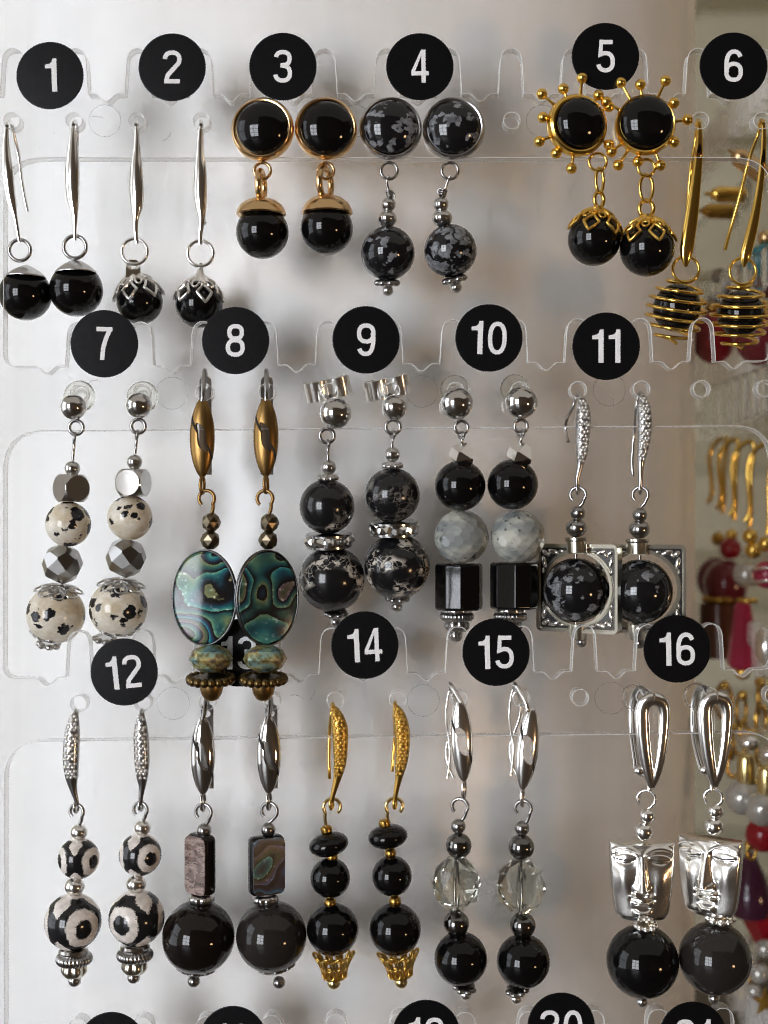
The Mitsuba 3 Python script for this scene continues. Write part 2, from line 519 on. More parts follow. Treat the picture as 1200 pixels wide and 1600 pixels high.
quad('wall', [(-1.5, .75, -.6), (1.8, .75, -.6), (1.8, .75, 1.2), (-1.5, .75, 1.2)], 'wall')
for i in range(14):
    bb = trimesh.creation.box([3.2, .03, .055]); bb.apply_translation([.15, .733, -.5 + .1 * i])
    scene[fresh('wall__slat')] = mikit.ply(bb, 'mat_wall')
quad('table', [(-.9, -1.0, -.32), (.9, -1.0, -.32), (.9, .74, -.32), (-.9, .74, -.32)], 'table')

quad('wall_001', [(-.80, -2.0, -1.2), (3.2, -2.0, -1.2), (3.2, -2.0, 1.5), (-.80, -2.0, 1.5)], 'room_wall')
quad('wall_002', [(2.6, -2.2, -1.2), (2.6, .7, -1.2), (2.6, .7, 1.5), (2.6, -2.2, 1.5)], 'room_wall')

CR, CT = 780.0, -132.0       # column radius and front depth
CD = D - CT + CR
CX = (528 - 600) * CD / D
col_prof = []
cn = 160
th = np.linspace(0, 2 * np.pi, cn, endpoint=False)
rings = []
for yy in (-1800, 2300):
    rings.append(np.stack([(CX + CR * np.sin(th)) * S, (-(CT - CR) - CR * np.cos(th)) * S, np.full(cn, yy * S)], 1))
cv = np.vstack(rings); cf = []
for a in range(cn):
    b = (a + 1) % cn
    cf += [[a, b, cn + b], [a, cn + b, cn + a]]
col = trimesh.Trimesh(cv, cf, process=False)
scene['display_column'] = mikit.ply(col, 'mat_column', True)
labels['display_column'] = {'label': 'smooth white round plastic column standing behind the clear panel', 'category': 'column'}

# ------------------------------------------------------------------ the clear acrylic panel
TH = 25.0   # thickness


def rail_profile(centres, top, shelf, x0, x1, slope=0.0):
    """Upper outline of a rail: prongs with round tops, and shallow ogee dips between."""
    pts = [(x0, shelf)]
    px = None
    for c in centres:
        if c - 21 < x0 or c + 21 > x1: continue
        if px is None: gap0 = max(x0, c - 97 + 20)
        else: gap0 = px
        mid = (gap0 + c - 20) / 2 if px is not None else c - 49
        if mid - 20 > x0:
            for u in np.linspace(-1, 1, 13):
                pts.append((mid + 18 * u, shelf + 12 * (math.cos(math.pi * u / 2) ** 2)))
        pts += [(c - 20, shelf), (c - 17, top + 20)]
        pts += [(c + 16 * math.cos(a), top + 16 - 16 * math.sin(a)) for a in np.linspace(math.radians(170), math.radians(10), 11)]
        pts += [(c + 17, top + 20), (c + 20, shelf)]
        px = c + 20
    mid = px + 29
    if mid + 20 < x1:
        for u in np.linspace(-1, 1, 13):
            pts.append((mid + 18 * u, shelf + 12 * (math.cos(math.pi * u / 2) ** 2)))
    pts.append((x1, shelf))
    return [(x, y + slope * (x - 600) / 1000) for x, y in pts]


def rounded(pts, r_list):
    """Polygon with its listed corners rounded."""
    out = []
    n = len(pts)
    for i, p in enumerate(pts):
        r = r_list.get(i, 0)
        if not r: out.append(p); continue
        a, b = np.array(pts[i - 1]) - p, np.array(pts[(i + 1) % n]) - p
        ra, rb = min(r, np.linalg.norm(a) * .49), min(r, np.linalg.norm(b) * .49)
        a, b = a / np.linalg.norm(a), b / np.linalg.norm(b)
        for u in np.linspace(0, 1, 11):
            out.append(tuple(np.array(p) + a * ra * (1 - u) ** 2 + b * rb * u ** 2))
    return out


ROWS = [dict(top=75, shelf=146, hole=188, low=246, c=[20 + 97.4 * k for k in range(-1, 13)], slope=0, hx=[18, 115, 213, 314, 411, 510, 607, 705, 800, 898, 997, 1095, 1191]),
        dict(top=500, shelf=568, hole=611, low=669, c=[121.5 + 97.7 * k for k in range(0, 12)], slope=-7, hx=[122, 220, 319, 417, 515, 612, 712, 812, 904, 1003, 1097, 1196]),
        dict(top=981, shelf=1053, hole=1094, low=1152, c=[122 + 99.0 * k for k in range(0, 12)], slope=-12, hx=[122, 222, 323, 425, 524, 622, 718, 815, 907, 1008, 1110, 1209]),
        dict(top=1584, shelf=1657, hole=1700, low=1765, c=[121 + 100.9 * k for k in range(0, 11)], slope=-16, hx=[122, 223, 324, 425, 526, 627, 728, 829, 930, 1030, 1131])]


def panel_polygon(x0, x1, xl, xr, y0, y1):
    sheet = box(x0, y0, x1, y1)
    for i, r in enumerate(ROWS):
        above = ROWS[i - 1]['low'] if i else -170
        sl = ROWS[i - 1]['slope'] if i else 0
        L = xl[i]; R_ = xr[i]
        prof = rail_profile(r['c'], r['top'], r['shelf'], L, R_, r['slope'])
        up = [(R_, above + sl * (R_ - 600) / 1000), (L, above + sl * (L - 600) / 1000)]
        pts = prof + up
        n = len(pts)
        rr = {0: 20, n - 3: 20, n - 2: 62, n - 1: 62}
        sheet = sheet.buffer(0).difference(Polygon(rounded(pts, rr)).buffer(0))
    return sheet


def flip(poly):
    from shapely import affinity
    return affinity.scale(poly, 1, -1, origin=(0, 0))


sheet_poly = panel_polygon(-330, 1530, [-95, 5, 5, 6], [1290, 1208, 1208, 1222], -330, 1960)
holes = [(x, r['hole'] + r['slope'] * (x - 600) / 1000) for r in ROWS for x in r['hx']]
full = sheet_poly.difference(unary_union([Point(x, y).buffer(13, 24) for x, y in holes]))
panel = Thing('acrylic_panel', 'clear acrylic earring panel with four prong topped rails and rows of holes', 'display panel')
EW = 1.9
core = full.buffer(-EW, join_style=2)


def flat_sheet(poly, z):
    ms = []
    for g in getattr(poly, 'geoms', [poly]):
        v, f = trimesh.creation.triangulate_polygon(g, engine='earcut')
        ms.append(trimesh.Trimesh(np.c_[v, np.full(len(v), z)], f, process=False))
    return cat(*ms)


panel.add('sheet', flat_sheet(flip(core), -1.0), 'sheet', smooth=False, t=0)


def walls(poly, z0, z1):
    """The cut face of the sheet: a band along every outline."""
    ms = []
    for g in getattr(poly, 'geoms', [poly]):
        for rg in [g.exterior, *g.interiors]:
            c = np.array(rg.coords)[:-1]; n = len(c); i = np.arange(n); j = (i + 1) % n
            v = np.vstack([np.c_[c, np.full(n, z0)], np.c_[c, np.full(n, z1)]])
            ms.append(trimesh.Trimesh(v, np.vstack([np.c_[i, j, j + n], np.c_[i, j + n, i + n]]), process=False))
    return cat(*ms)


def arris(poly, z, r):
    ms = []
    for g in getattr(poly, 'geoms', [poly]):
        for rg in [g.exterior, *g.interiors]:
            c = np.array(rg.coords)[:-1]
            ms.append(tube(np.c_[c, np.full(len(c), z)], r, 6, closed=True))
    return cat(*ms)


panel.add('cut_edge', walls(flip(sheet_poly), -TH, -.4), 'cut', smooth=30, t=0)
panel.add('edge_arris', arris(flip(sheet_poly), -.9, .62), 'arris', smooth=True, t=0)
panel.add('edge_arris', arris(flip(sheet_poly), -TH, .45), 'arris', smooth=True, t=0)
for x, y in holes:
    if -40 < x < 1240 and y < 1640:
        m = rot(lathe([(13, -.5), (13, -TH)], 40), 'x', 90)
        k = panel.add('hole_rim', m, 'cut', x, y, 0, smooth=60, t=0)
        panel.add('front_ring', ring(13, .6, sides=6), 'arris', x, y, -.7, smooth=True, t=0, parent=k)
        panel.add('back_ring', ring(13, .45, sides=6), 'arris', x, y, -TH, smooth=True, t=0, parent=k)
for r in ROWS[:3]:                                   # round moulding marks between the holes
    for x in [r['hx'][1] + 49 + 97.6 * k for k in (0, 4, 7)]:
        if x < 1150: panel.add('moulding_mark', ring(25, .28, sides=6), 'acrylic', x, r['hole'] + 1 + r['slope'] * (x - 600) / 1000, .4, t=0)

# ------------------------------------------------------------------ number stickers
STICK = [('1', 78, 118, 2), ('2', 269, 105, -1), ('3', 442, 104, -1), ('4', 656, 104, 1), ('5', 946, 88, 0), ('6', 1146, 103, -1), ('7', 163, 537, -1), ('8', 368, 532, -1),
         ('9', 572, 531, -1), ('10', 764, 528, -2), ('11', 947, 541, 0), ('12', 194, 1050, 6), ('13', 373, 1020, 0), ('14', 570, 1008, 3), ('15', 775, 1019, 1), ('16', 1058, 1014, 1),
         ('17', 175, 1634, 0), ('18', 364, 1625, 0), ('19', 666, 1615, 0), ('20', 877, 1604, 0), ('21', 1083, 1618, 0)]
from shapely.geometry import LineString


def glyph(ch):
    """Upright grotesque numeral, 52 units tall, drawn as a pen stroke."""
    w = 6.7
    L = lambda *p: LineString(p).buffer(w / 2, cap_style=2, join_style=1)
    ell = lambda cx, cy, rx, ry, a0, a1, n=28: [(cx + rx * math.copysign(abs(math.cos(a)) ** .86, math.cos(a)), cy + ry * math.copysign(abs(math.sin(a)) ** .86, math.sin(a))) for a in np.radians(np.linspace(a0, a1, n))]
    if ch == '1': return Polygon([(12, 0), (20, 0), (20, 52), (14, 52), (12.6, 47), (9.5, 44), (2, 42.6), (2, 37), (12, 37)])
    if ch == '0': return L(*ell(12.5, 26, 11.3, 22.2, 0, 360, 60))
    if ch == '2': return unary_union([L(*ell(12.5, 37.5, 11.3, 10.7, 178, -28, 30), (14, 22), (5.6, 12.5), (4.0, 3.9)), L((0.4, 3.7), (25.2, 3.7))])
    if ch == '3': return unary_union([L(*ell(12, 38, 10.6, 10.2, 170, -82, 30), (8.6, 27.6)), L((8.6, 27.4), *ell(12.2, 15.3, 11.4, 11.5, 84, -170, 34))])
    if ch == '4': return unary_union([L((19.2, 0), (19.2, 52)), Polygon([(0, 11.5), (0, 18.5), (16, 52), (23, 52), (23, 50), (16.5, 44), (6.2, 18.5)]), L((0.2, 15), (27.2, 15))])
    if ch == '5': return unary_union([L((23.5, 48.2), (5.0, 48.2)), Polygon([(3.0, 52), (8.4, 52), (7.6, 27), (0.9, 23.5)]), L((4.0, 26.0), *ell(12.2, 17.3, 11.4, 13.5, 132, -165, 34))])
    if ch == '6': return unary_union([L(*ell(12.6, 16.2, 11.2, 12.5, 0, 360, 50)), L(*ell(13.2, 26, 11.8, 22.2, 36, 206, 30))])
    if ch == '9': return __import__('shapely.affinity').affinity.rotate(glyph('6'), 180, origin=(12.5, 26))
    if ch == '7': return unary_union([L((0.5, 48.2), (25.5, 48.2)), L((22.6, 49), (16.5, 36), (11.8, 20), (10.2, 0))])
    return unary_union([L(*ell(12.5, 38.6, 9.9, 9.7, 0, 360, 44)), L(*ell(12.5, 15.0, 11.5, 11.3, 0, 360, 44))])


WORD = 'zero one two three four five six seven eight nine ten eleven twelve thirteen fourteen fifteen sixteen seventeen eighteen nineteen twenty twenty-one'.split()
for txt, x, y, a in STICK:
    if txt == '17' or txt == '18': lab = {'17': 'black round sticker cut by the bottom edge, nearest the left side', '18': 'black round sticker cut by the bottom edge, second from the left'}[txt]
    elif txt == '13': lab = 'round black sticker almost hidden behind the two abalone earrings'
    else: lab = f'round black sticker printed with the white number {WORD[int(txt)]}'
    s = Thing('number_sticker', lab, 'sticker', 'round black number stickers', 2.5)
    tx_, ty_ = rng.uniform(-1.5, 1.5), rng.uniform(-1.5, 1.5)
    disc = lathe([(.01, 1.0), (51.6, 1.0), (52.4, .7), (52.7, .1), (52.7, -1.0), (.01, -1.0)], 96)
    s.add('disc', rot(rot(rot(disc, 'x', 90), 'x', tx_), 'y', ty_), 'label', x, y, 0, smooth=30, t=2.5)
    g = []
    pen = 0.0
    for ch in txt:
        gl = glyph(ch)
        x0_, _, x1_, _ = gl.bounds
        m = extrude(gl, 0, .5)
        m.apply_translation([pen - x0_, 0, 0]); pen += (x1_ - x0_) + (7 if ch != '1' else 8)
        g.append(m)
    m = cat(*g); b = m.bounds.mean(0)
    m.apply_translation([-b[0] + (2 if txt == '1' else 0), -b[1], 0])
    s.add('number', rot(rot(move(rot(m, 'z', a), 0, 0, 1.05), 'x', tx_), 'y', ty_), 'print', x, y, 0, smooth=False, t=2.5)

# ------------------------------------------------------------------ earring part builders


def eye_pin(e, cx, cy, R, xb, yb, r, material, side=1, part='eye_pin', z=0, yaw=18):
    """Open wire loop with a stem that runs down into the first bead (side 1: stem on the right)."""
    pts = [(side * R * math.cos(a), R * math.sin(a), 0) for a in np.radians(np.linspace(228, -38, 26))]
    m = np.array(pts)
    c, s_ = math.cos(math.radians(yaw * side)), math.sin(math.radians(yaw * side))
    m = np.stack([m[:, 0], m[:, 1], m[:, 0] * s_], 1) + [cx, -cy, 0]
    last = m[-1]; end = np.array([xb, -yb, 0.0])
    mid = last + (end - last) * np.linspace(0.15, 1, 9)[:, None] + np.array([side * 2.0, 0, 0]) * np.sin(np.linspace(.15, 1, 9) * math.pi)[:, None] * .6
    p = np.vstack([m, mid])
    q, _ = spline(p, 60)
    e.add(part, tube(q, r, 12), material, z=z)


def drop_eye(e, x0, y0, x1, y1, material, w=5.5, r=2.4):
    """Narrow eye seen edge-on, hanging from a ring and running down into a bead."""
    d = np.array([x1 - x0, y1 - y0], float); L = np.linalg.norm(d)
    pts = []
    for u in np.linspace(0, 1, 30):
        a = 2 * math.pi * u - math.pi / 2
        pts.append((w * .55 * math.cos(a), 0.38 * L * (-math.sin(a) - 1) / 2, 12 * math.cos(a)))
    pts.append((1, -.45 * L, 3)); pts += [(0, -L * k, 0) for k in (.6, .8, 1.0)]
    p = np.array(pts); ang = math.atan2(x1 - x0, y1 - y0)
    q = p.copy(); q[:, 0] = p[:, 0] * math.cos(ang) - p[:, 1] * math.sin(ang); q[:, 1] = p[:, 1] * math.cos(ang) + p[:, 0] * math.sin(ang) * 0
    q[:, 0] += x0; q[:, 1] += -y0
    e.add('eye_pin', tube(q, r, 10), material)


def B(e, part, x, y, r, material, sq=1.0, **k):
    m = drilled(r) if r > 14 else ball(r)
    return e.add(part, scl(m, 1, sq, 1), material, x, y, smooth=True, **k)


def fish_hook(e, front, back, material, loop=None, flat=.75):
    """Front: (x, y, radius) from the top down; back: (x, y, z) wire behind."""
    pts = [(x, -y, 3 * math.sin(math.pi * i / (len(front) - 1)), r) for i, (x, y, r) in enumerate(front)]
    e.add('hook', wire(pts, None, 70, 20, flat), material)
    x, y, r = front[0]
    bp = [(x, -y - 1, 0), (x + (back[0][0] - x) * .25, -y + 4, -12), (x + (back[0][0] - x) * .7, -y + 1, -28)] + [(a, -b, c) for a, b, c in back]
    e.add('hook_wire', wire([seen(q) for q in bp], 2.9, 50, 10), material, t=e.at(front[0][1]))
    if loop:
        e.add('hook_loop', ring(6, 2.6, 'y', 75, ry=8), material, *loop)


def pave_hook(e, front, back, material, stone, loop, seed=1):
    core = {'chrome': 'steel', 'gold': 'dirty_gold'}[material]
    g = np.random.default_rng(seed)
    pts = [(x, -y, 2 * math.sin(math.pi * i / (len(front) - 1)), r) for i, (x, y, r) in enumerate(front)]
    q, w = spline(pts, 90); w = w[:, 0]
    e.add('hook', tube(q, w, 20, flat=.8), core)
    x, y, r = front[0]
    bp = [(x, -y - 1, 0), (x + (back[0][0] - x) * .3, -y + 4, -10), (x + (back[0][0] - x) * .7, -y + 1, -24)] + [(a, -b, c) for a, b, c in back]
    e.add('hook_wire', wire([seen(q) for q in bp], 2.7, 50, 10), material, t=e.at(front[0][1]))
    sm = []
    L = np.r_[0, np.cumsum(np.linalg.norm(np.diff(q, axis=0), axis=1))]
    s = 5.0; row = 0
    while s < L[-1] * .72:
        i = int(np.searchsorted(L, s)); rr = w[i]
        nacross = 3 if rr > 9 else 2 if rr > 5 else 1
        for k in range(nacross):
            u = (k - (nacross - 1) / 2 + (.25 if row % 2 else -.25) * (nacross > 1)) / max(1, nacross) * 1.75
            a = u * 1.0
            st = ball(2.3 + .8 * g.random(), 2)
            sm.append(move(rot(st, 'y', g.uniform(0, 90)), q[i, 0] + rr * .93 * math.sin(a), q[i, 1] + g.uniform(-1, 1), q[i, 2] + rr * .8 * math.cos(a) * .97))
        s += 5.6; row += 1
    e.add('pave_stones', cat(*sm), stone, smooth=True, kind='stuff')
    e.add('hook_loop', ring(5.5, 2.5, 'y', 70, ry=8), material, *loop)


def lever_clasp(e, cx, cy, hw, hh, tilt, material, bar_x, bar_top, bar_bot, open_slit=1.15, back='steel', bar_w=10, mirror=1):
    """Pointed oval shell with a slanting leaf slit, a bar behind it and a loop below."""
    sh = trimesh.creation.icosphere(5, 1.0)
    k = (1 - np.abs(sh.vertices[:, 1]) ** 3 * .22)
    sh.vertices = sh.vertices * np.stack([hw * k, np.full(len(k), hh), .62 * hw * k], 1)
    M = mf(sh)
    leaf = [(6.2 * open_slit * math.sin(a) * (1.0 if abs(math.sin(a)) > 0 else 1), 24 * math.cos(a)) for a in np.linspace(0, 2 * math.pi, 40, endpoint=False)]
    leaf = [(x + 2.2 * math.sin(y / 24 * math.pi), y) for x, y in leaf]
    cut = m3.CrossSection([leaf], m3.FillRule.NonZero).extrude(60).translate([0, 0, -30]).rotate([0, 0, 19 * mirror])
    M = M - cut
    gp = []
    for u in np.linspace(-1, 1, 60):
        yv = u * hh * .60
        kk = 1 - abs(yv / hh) ** 3 * .22
        xv = -mirror * hw * kk * .86 * math.sin(u * math.pi / 2)
        inside = max(0.0, 1 - (xv / (hw * kk)) ** 2 - (yv / hh) ** 2)
        gp.append((xv, yv, .62 * hw * kk * math.sqrt(inside) + .2))
    g = tube(gp, 2.4, 8)
    M0, M = M, M - mf(g)
    sh = tm(M)
    k_ = e.add('clasp_shell', rot(sh, 'z', tilt), material, cx, cy, smooth=35)
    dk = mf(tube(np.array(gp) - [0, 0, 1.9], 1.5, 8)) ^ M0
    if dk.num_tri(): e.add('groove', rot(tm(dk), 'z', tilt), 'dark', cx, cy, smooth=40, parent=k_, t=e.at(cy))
    if bar_w < 8:
        u = [(bar_x - 5, -bar_bot, -30), (bar_x - 6, -bar_top - 60, -34), (bar_x - 5, -bar_top - 14, -34), (bar_x, -bar_top, -34), (bar_x + 6, -bar_top - 10, -34), (bar_x + 7, -bar_top - 50, -36), (bar_x + 5, -bar_bot, -32), ]
        e.add('clasp_lever', wire([seen(q) for q in u], 2.4, 70, 10), back, t=e.at(cy))
    else:
        L = bar_bot - bar_top
        strip = Polygon(rounded([(-bar_w, -L), (bar_w, -L), (bar_w * .95, 0), (-bar_w * .95, 0)], {2: bar_w * .95, 3: bar_w * .95})).buffer(0).difference(Point(0, -15).buffer(5.0))
        bar = rot(extrude(strip, -1.8, 1.8), 'x', 3)
        v = np.array(bar.vertices) + [bar_x, -bar_top, -34]
        bar = trimesh.Trimesh([seen(q) for q in v], bar.faces, process=False)
        e.add('clasp_lever', bar, back, smooth=30, t=e.at(cy))
    tp = [(bar_x, -bar_top, -34), (bar_x - 1, -bar_top + 9, -22), (cx * .5 + bar_x * .5, -bar_top - 6, -6), (cx, -(cy - hh) - 6, 2)]
    e.add('clasp_post', wire([seen(q) for q in tp], 3.6, 40, 10), back, t=e.at(cy))
    e.add('clasp_loop', ring(5.5, 2.6, 'y', 65, ry=13), material, cx + math.sin(math.radians(tilt)) * hh * .98, cy + hh + 11)


def square_cut(r):
    return tm(m3.Manifold.sphere(r * 1.36, 96) ^ m3.Manifold.cube([2 * r, 2 * r, 2 * r], True))


def bezel(e, x, y, R, rs, metal, stone, yaw=0, sx=0, sy=0, stone_label=None):
    prof = [(.01, -9), (R * .90, -9), (R * .985, -7), (R, -3), (R * .99, 3), (R * .955, 7.5), (rs + 2.5, 9.5), (rs + .5, 9.0), (rs, 5), (.01, 4)]
    b = rot(lathe(prof, 72), 'x', 90)
    e.add('bezel', rot(b, 'y', yaw), metal, x, y, smooth=35)
    dome = []
    for a in np.linspace(0.002, math.pi / 2, 28):
        dome.append((rs * math.sin(a) * 1.0, 6 + rs * .55 * math.cos(a)))
    dome.append((.01, 5.9))
    d = rot(lathe(dome, 72), 'x', 90)
    e.add('cabochon', rot(d, 'y', yaw), stone, x + sx, y + sy, smooth=60, label=stone_label)
    post = rot(lathe([(.01, 0), (3, 0), (3, -55), (.01, -55)], 16), 'x', 90)
    e.add('post', move(post, 0, 0, -9), 'steel', x, y)


def silicone_back(e, x, y, r=25, t=-27):
    prof = [(.01, 0), (r * .9, -1), (r, -6), (r * .95, -12), (r * .45, -17), (r * .34, -30), (.01, -32)]
    e.add('silicone_back', rot(lathe(prof, 40), 'x', 90), 'silicone', x, y, 0, smooth=50, t=t)


PAIR = {}


def earring(name, label, pair, t):
    return Thing(name, label, 'earring', f'pair of earrings number {pair}', t)


# ------------------------------------------------------------------ row 1
# 1: silver hooks with black balls
tt = [(195, 8), (380, -5), (460, -36)]
e = earring('hook_earring', 'silver hook earring with plain silver cap on a black ball, cut by the left edge', 1, tt)
fish_hook(e, [(11, 196, 2.6), (10, 231, 6), (13, 271, 9), (18, 310, 8), (25, 342, 3.6), (29, 368, 2.8), (31, 379, 2.6)], [(22, 212, -36), (26, 228, -42), (32, 268, -50), (41, 322, -58), (43, 331, -58)], 'silver')
e.add('jump_ring', ring(16.5, 2.9), 'steel', 31, 391)
B(e, 'bead', 40, 460, 40.5, 'black')
e.add('bead_cap', rot(dome_cap(40.5, 46, 1.0, .5, 5), 'z', -2), 'soft_silver', 40, 460)
e = earring('hook_earring', 'silver hook earring with plain silver cap on a black ball, beside the left sticker seven', 1, tt)
fish_hook(e, [(115, 194, 2.6), (114, 231, 8), (113.8, 271, 11.4), (115, 310, 10), (117.5, 335, 5), (117, 362, 3), (117.4, 376, 2.6)], [(120, 205, -30), (120.5, 235, -46), (116, 300, -52)], 'silver')
e.add('jump_ring', ring(17.5, 3.0), 'steel', 117, 386)
B(e, 'bead', 119, 453, 41.5, 'black')
e.add('bead_cap', rot(dome_cap(41.5, 48, 1.0, .5, 6), 'z', 1), 'soft_silver', 119, 453)

# 2: silver hooks, filigree capped black balls
def fil_drop(e, x, y, r, metal, tilt=0, n=6, a0=.3, th1=1.42, wr=2.3):
    B(e, 'bead', x, y, r, 'black')
    prof = lambda s: ((r + 1.5 + 2.5 * s * s) * math.sin(.16 + (th1 - .16) * s), (r + 3) * math.cos(.16 + (th1 - .16) * s) + 2 * (1 - s))
    f = filigree(prof, n, .35, wr, 'diamond', a0, .40, 1.0)
    f = cat(f, ring((r + 2) * math.sin(.36), 2.4, 'x', 90).copy().apply_translation([0, (r + 2) * math.cos(.36), 0]))
    f = cat(f, lathe([(.01, r + 12), (5, r + 11), (7, r + 5), ((r + 2) * .30, r + 2.5), ((r + 2) * .36, r), (.01, r)], 24))
    f = cat(f, filigree(prof, n, .24, wr * .75, 'loop', a0 + math.pi / n, .05, .52))
    e.add('filigree_cap', rot(rot(f, 'x', 10), 'z', tilt), metal, x, y)


tt = [(195, 8), (380, -12), (440, -55), (470, -66)]
e = earring('hook_earring', 'silver hook earring with openwork silver cap on a black ball, beside sticker seven', 2, tt)
fish_hook(e, [(212.5, 194, 2.4), (214, 236, 6), (213.6, 268, 10.2), (214.4, 301, 11.6), (214.5, 323, 9.8), (212.5, 345, 4.6), (212.5, 367, 3.6), (214, 381, 3)], [(215, 203, -30), (215, 250, -50), (214, 320, -56)], 'silver')
e.add('jump_ring', ring(20, 2.7), 'silver', 210.3, 393)
e.add('cap_tab', rot(extrude(Polygon(rounded([(-12, -14), (12, -14), (10, 14), (-10, 14)], {2: 9, 3: 9})).buffer(0).difference(Point(0, 5).buffer(4.5)), -1.5, 1.5), 'y', 15), 'silver', 208, 420)
fil_drop(e, 218, 471, 36, 'silver', 8)
e = earring('hook_earring', 'silver hook earring with openwork silver cap on a black ball, beside sticker eight', 2, tt)
fish_hook(e, [(314, 194, 2.4), (312.5, 236, 5.6), (313.4, 268, 9.6), (313.4, 301, 10.7), (314.5, 323, 8.8), (315.5, 343, 4.8), (313, 367, 3.6), (313, 382, 3)], [(315, 203, -30), (315, 250, -50), (320, 349, -52)], 'silver')
e.add('jump_ring', ring(20, 2.7), 'silver', 313, 396)
e.add('cap_tab', lathe([(.01, 16), (4, 14), (5, 4), (8, -6), (14, -15), (.01, -15)], 24), 'silver', 313, 426)
fil_drop(e, 311, 476, 36.5, 'silver', -3, a0=.9)

# 3: gold bezel studs with capped black balls
def acorn(e, x, rim_y, top_y, hw, bx, by, br, lx, ly, lh, lw):
    e.add('link', ring(lh * .5, 5.2, 'y', 90 - math.degrees(math.asin(min(1, max(.05, (lw - 10.4) / lh)))), ry=lh * .5), 'rose_gold', lx, ly)
    h = rim_y - top_y
    prof = [(.01, h + 4), (hw * .16, h + 3.6), (hw * .34, h * .99 + 1), (hw * .62, h * .86), (hw * .85, h * .56), (hw * .97, h * .2), (hw, -1), (hw - 2, -3), (hw * .7, -1), (.01, -1)]
    e.add('bead_cap', lathe(prof, 48), 'rose_gold', x, rim_y, smooth=50)
    B(e, 'bead', bx, by, br, 'black')


tt = [(200, 12), (260, 12), (330, 4), (400, 0)]
e = earring('stud_earring', 'gold rimmed black stud earring with gold capped black drop, left one under sticker three', 3, tt)
bezel(e, 410, 202, 49.5, 42, 'rose_gold', 'black', -6, 1.5, 0)
e.add('jump_ring', ring(12.7, 2.6), 'rose_gold', 410, 267)
acorn(e, 408, 334, 311, 39, 410, 363, 41, 408, 291, 46, 16)
e = earring('stud_earring', 'gold rimmed black stud earring with gold capped black drop, right one under sticker three', 3, tt)
bezel(e, 509.5, 201, 49, 42, 'rose_gold', 'black', 4, 1, 1)
e.add('jump_ring', ring(12.5, 2.6), 'rose_gold', 509, 267)
acorn(e, 511, 332, 307, 40, 510.5, 357, 41, 508, 287, 48, 27)

# 4: snowflake stone studs
e = earring('stud_earring', 'silver rimmed grey flecked black stone stud with matching drop, left one under sticker four', 4, tt)
bezel(e, 610.6, 201, 49, 42.5, 'steel', 'obsidian', 4)
e.add('jump_ring', ring(12.8, 2.5), 'steel', 608, 267)
e.add('wire_wrap', cat(wire(Y([(608, 276, 4), (604, 284, 2), (606, 294, 0), (607, 312, 0)]), 2.3), *[rot(ring(4.2, 1.7, 'x', 80), 'z', 12).apply_translation([608 + k, -300 - 3.5 * k, 0]) for k in range(3)], wire(Y([(609, 300, 4), (615, 303, 3), (616, 310, 2)]), 1.8)), 'steel')
B(e, 'spacer_bead', 607, 320, 11.5, 'chrome')
B(e, 'spacer_bead', 605, 342, 15.4, 'chrome', .85)
B(e, 'bead', 606, 395.6, 42, 'obsidian')
e.add('daisy_spacer', daisy(21), 'steel', 605, 442)
B(e, 'end_ball', 606, 454, 8.5, 'chrome')
e = earring('stud_earring', 'silver rimmed grey flecked black stone stud with matching drop, right one under sticker four', 4, tt)
bezel(e, 709, 201, 49, 42, 'steel', 'obsidian', -4)
e.add('jump_ring', ring(12.8, 2.5), 'steel', 703, 267)
e.add('wire_wrap', cat(wire(Y([(703, 276, 4), (699, 285, 2), (695, 296, 0), (690, 312, 0)]), 2.3), *[rot(ring(4.6, 1.7, 'x', 80), 'z', -15).apply_translation([693 - k, -298 - 3.5 * k, 0]) for k in range(3)], wire(Y([(690, 296, 4), (686, 296, 3), (685, 303, 2)]), 1.8)), 'steel')
B(e, 'spacer_bead', 689, 319.5, 12, 'chrome')
B(e, 'spacer_bead', 691, 341, 16, 'chrome', .85)
B(e, 'bead', 703.6, 392, 41, 'obsidian')
e.add('daisy_spacer', rot(daisy(21), 'z', 14), 'steel', 710, 437)
B(e, 'end_ball', 712.6, 449, 9, 'chrome')

# 5: gold sunburst studs
def sunburst(e, x, y, R, rs, yaw, sx, balls, zs=None):
    bezel(e, x, y, R, rs, 'gold', 'black', yaw, sx, -1.5)
    for bx, by in balls:
        d = np.array([bx - x, by - y]); L = np.linalg.norm(d); u = d / L
        a = np.array([x, y]) + u * (R - 3)
        z = -math.tan(math.radians(yaw)) * d[0] * .6 - 2
        st = tube([(a[0], -a[1], z * .7), ((a[0] + bx) / 2, -(a[1] + by) / 2, z * .85), (bx, -by, z)], [3.0, 2.3, 2.6], 10)
        k = e.add('ray', cat(st, ball(8.6).apply_translation([bx, -by, z])), 'gold', smooth=True)


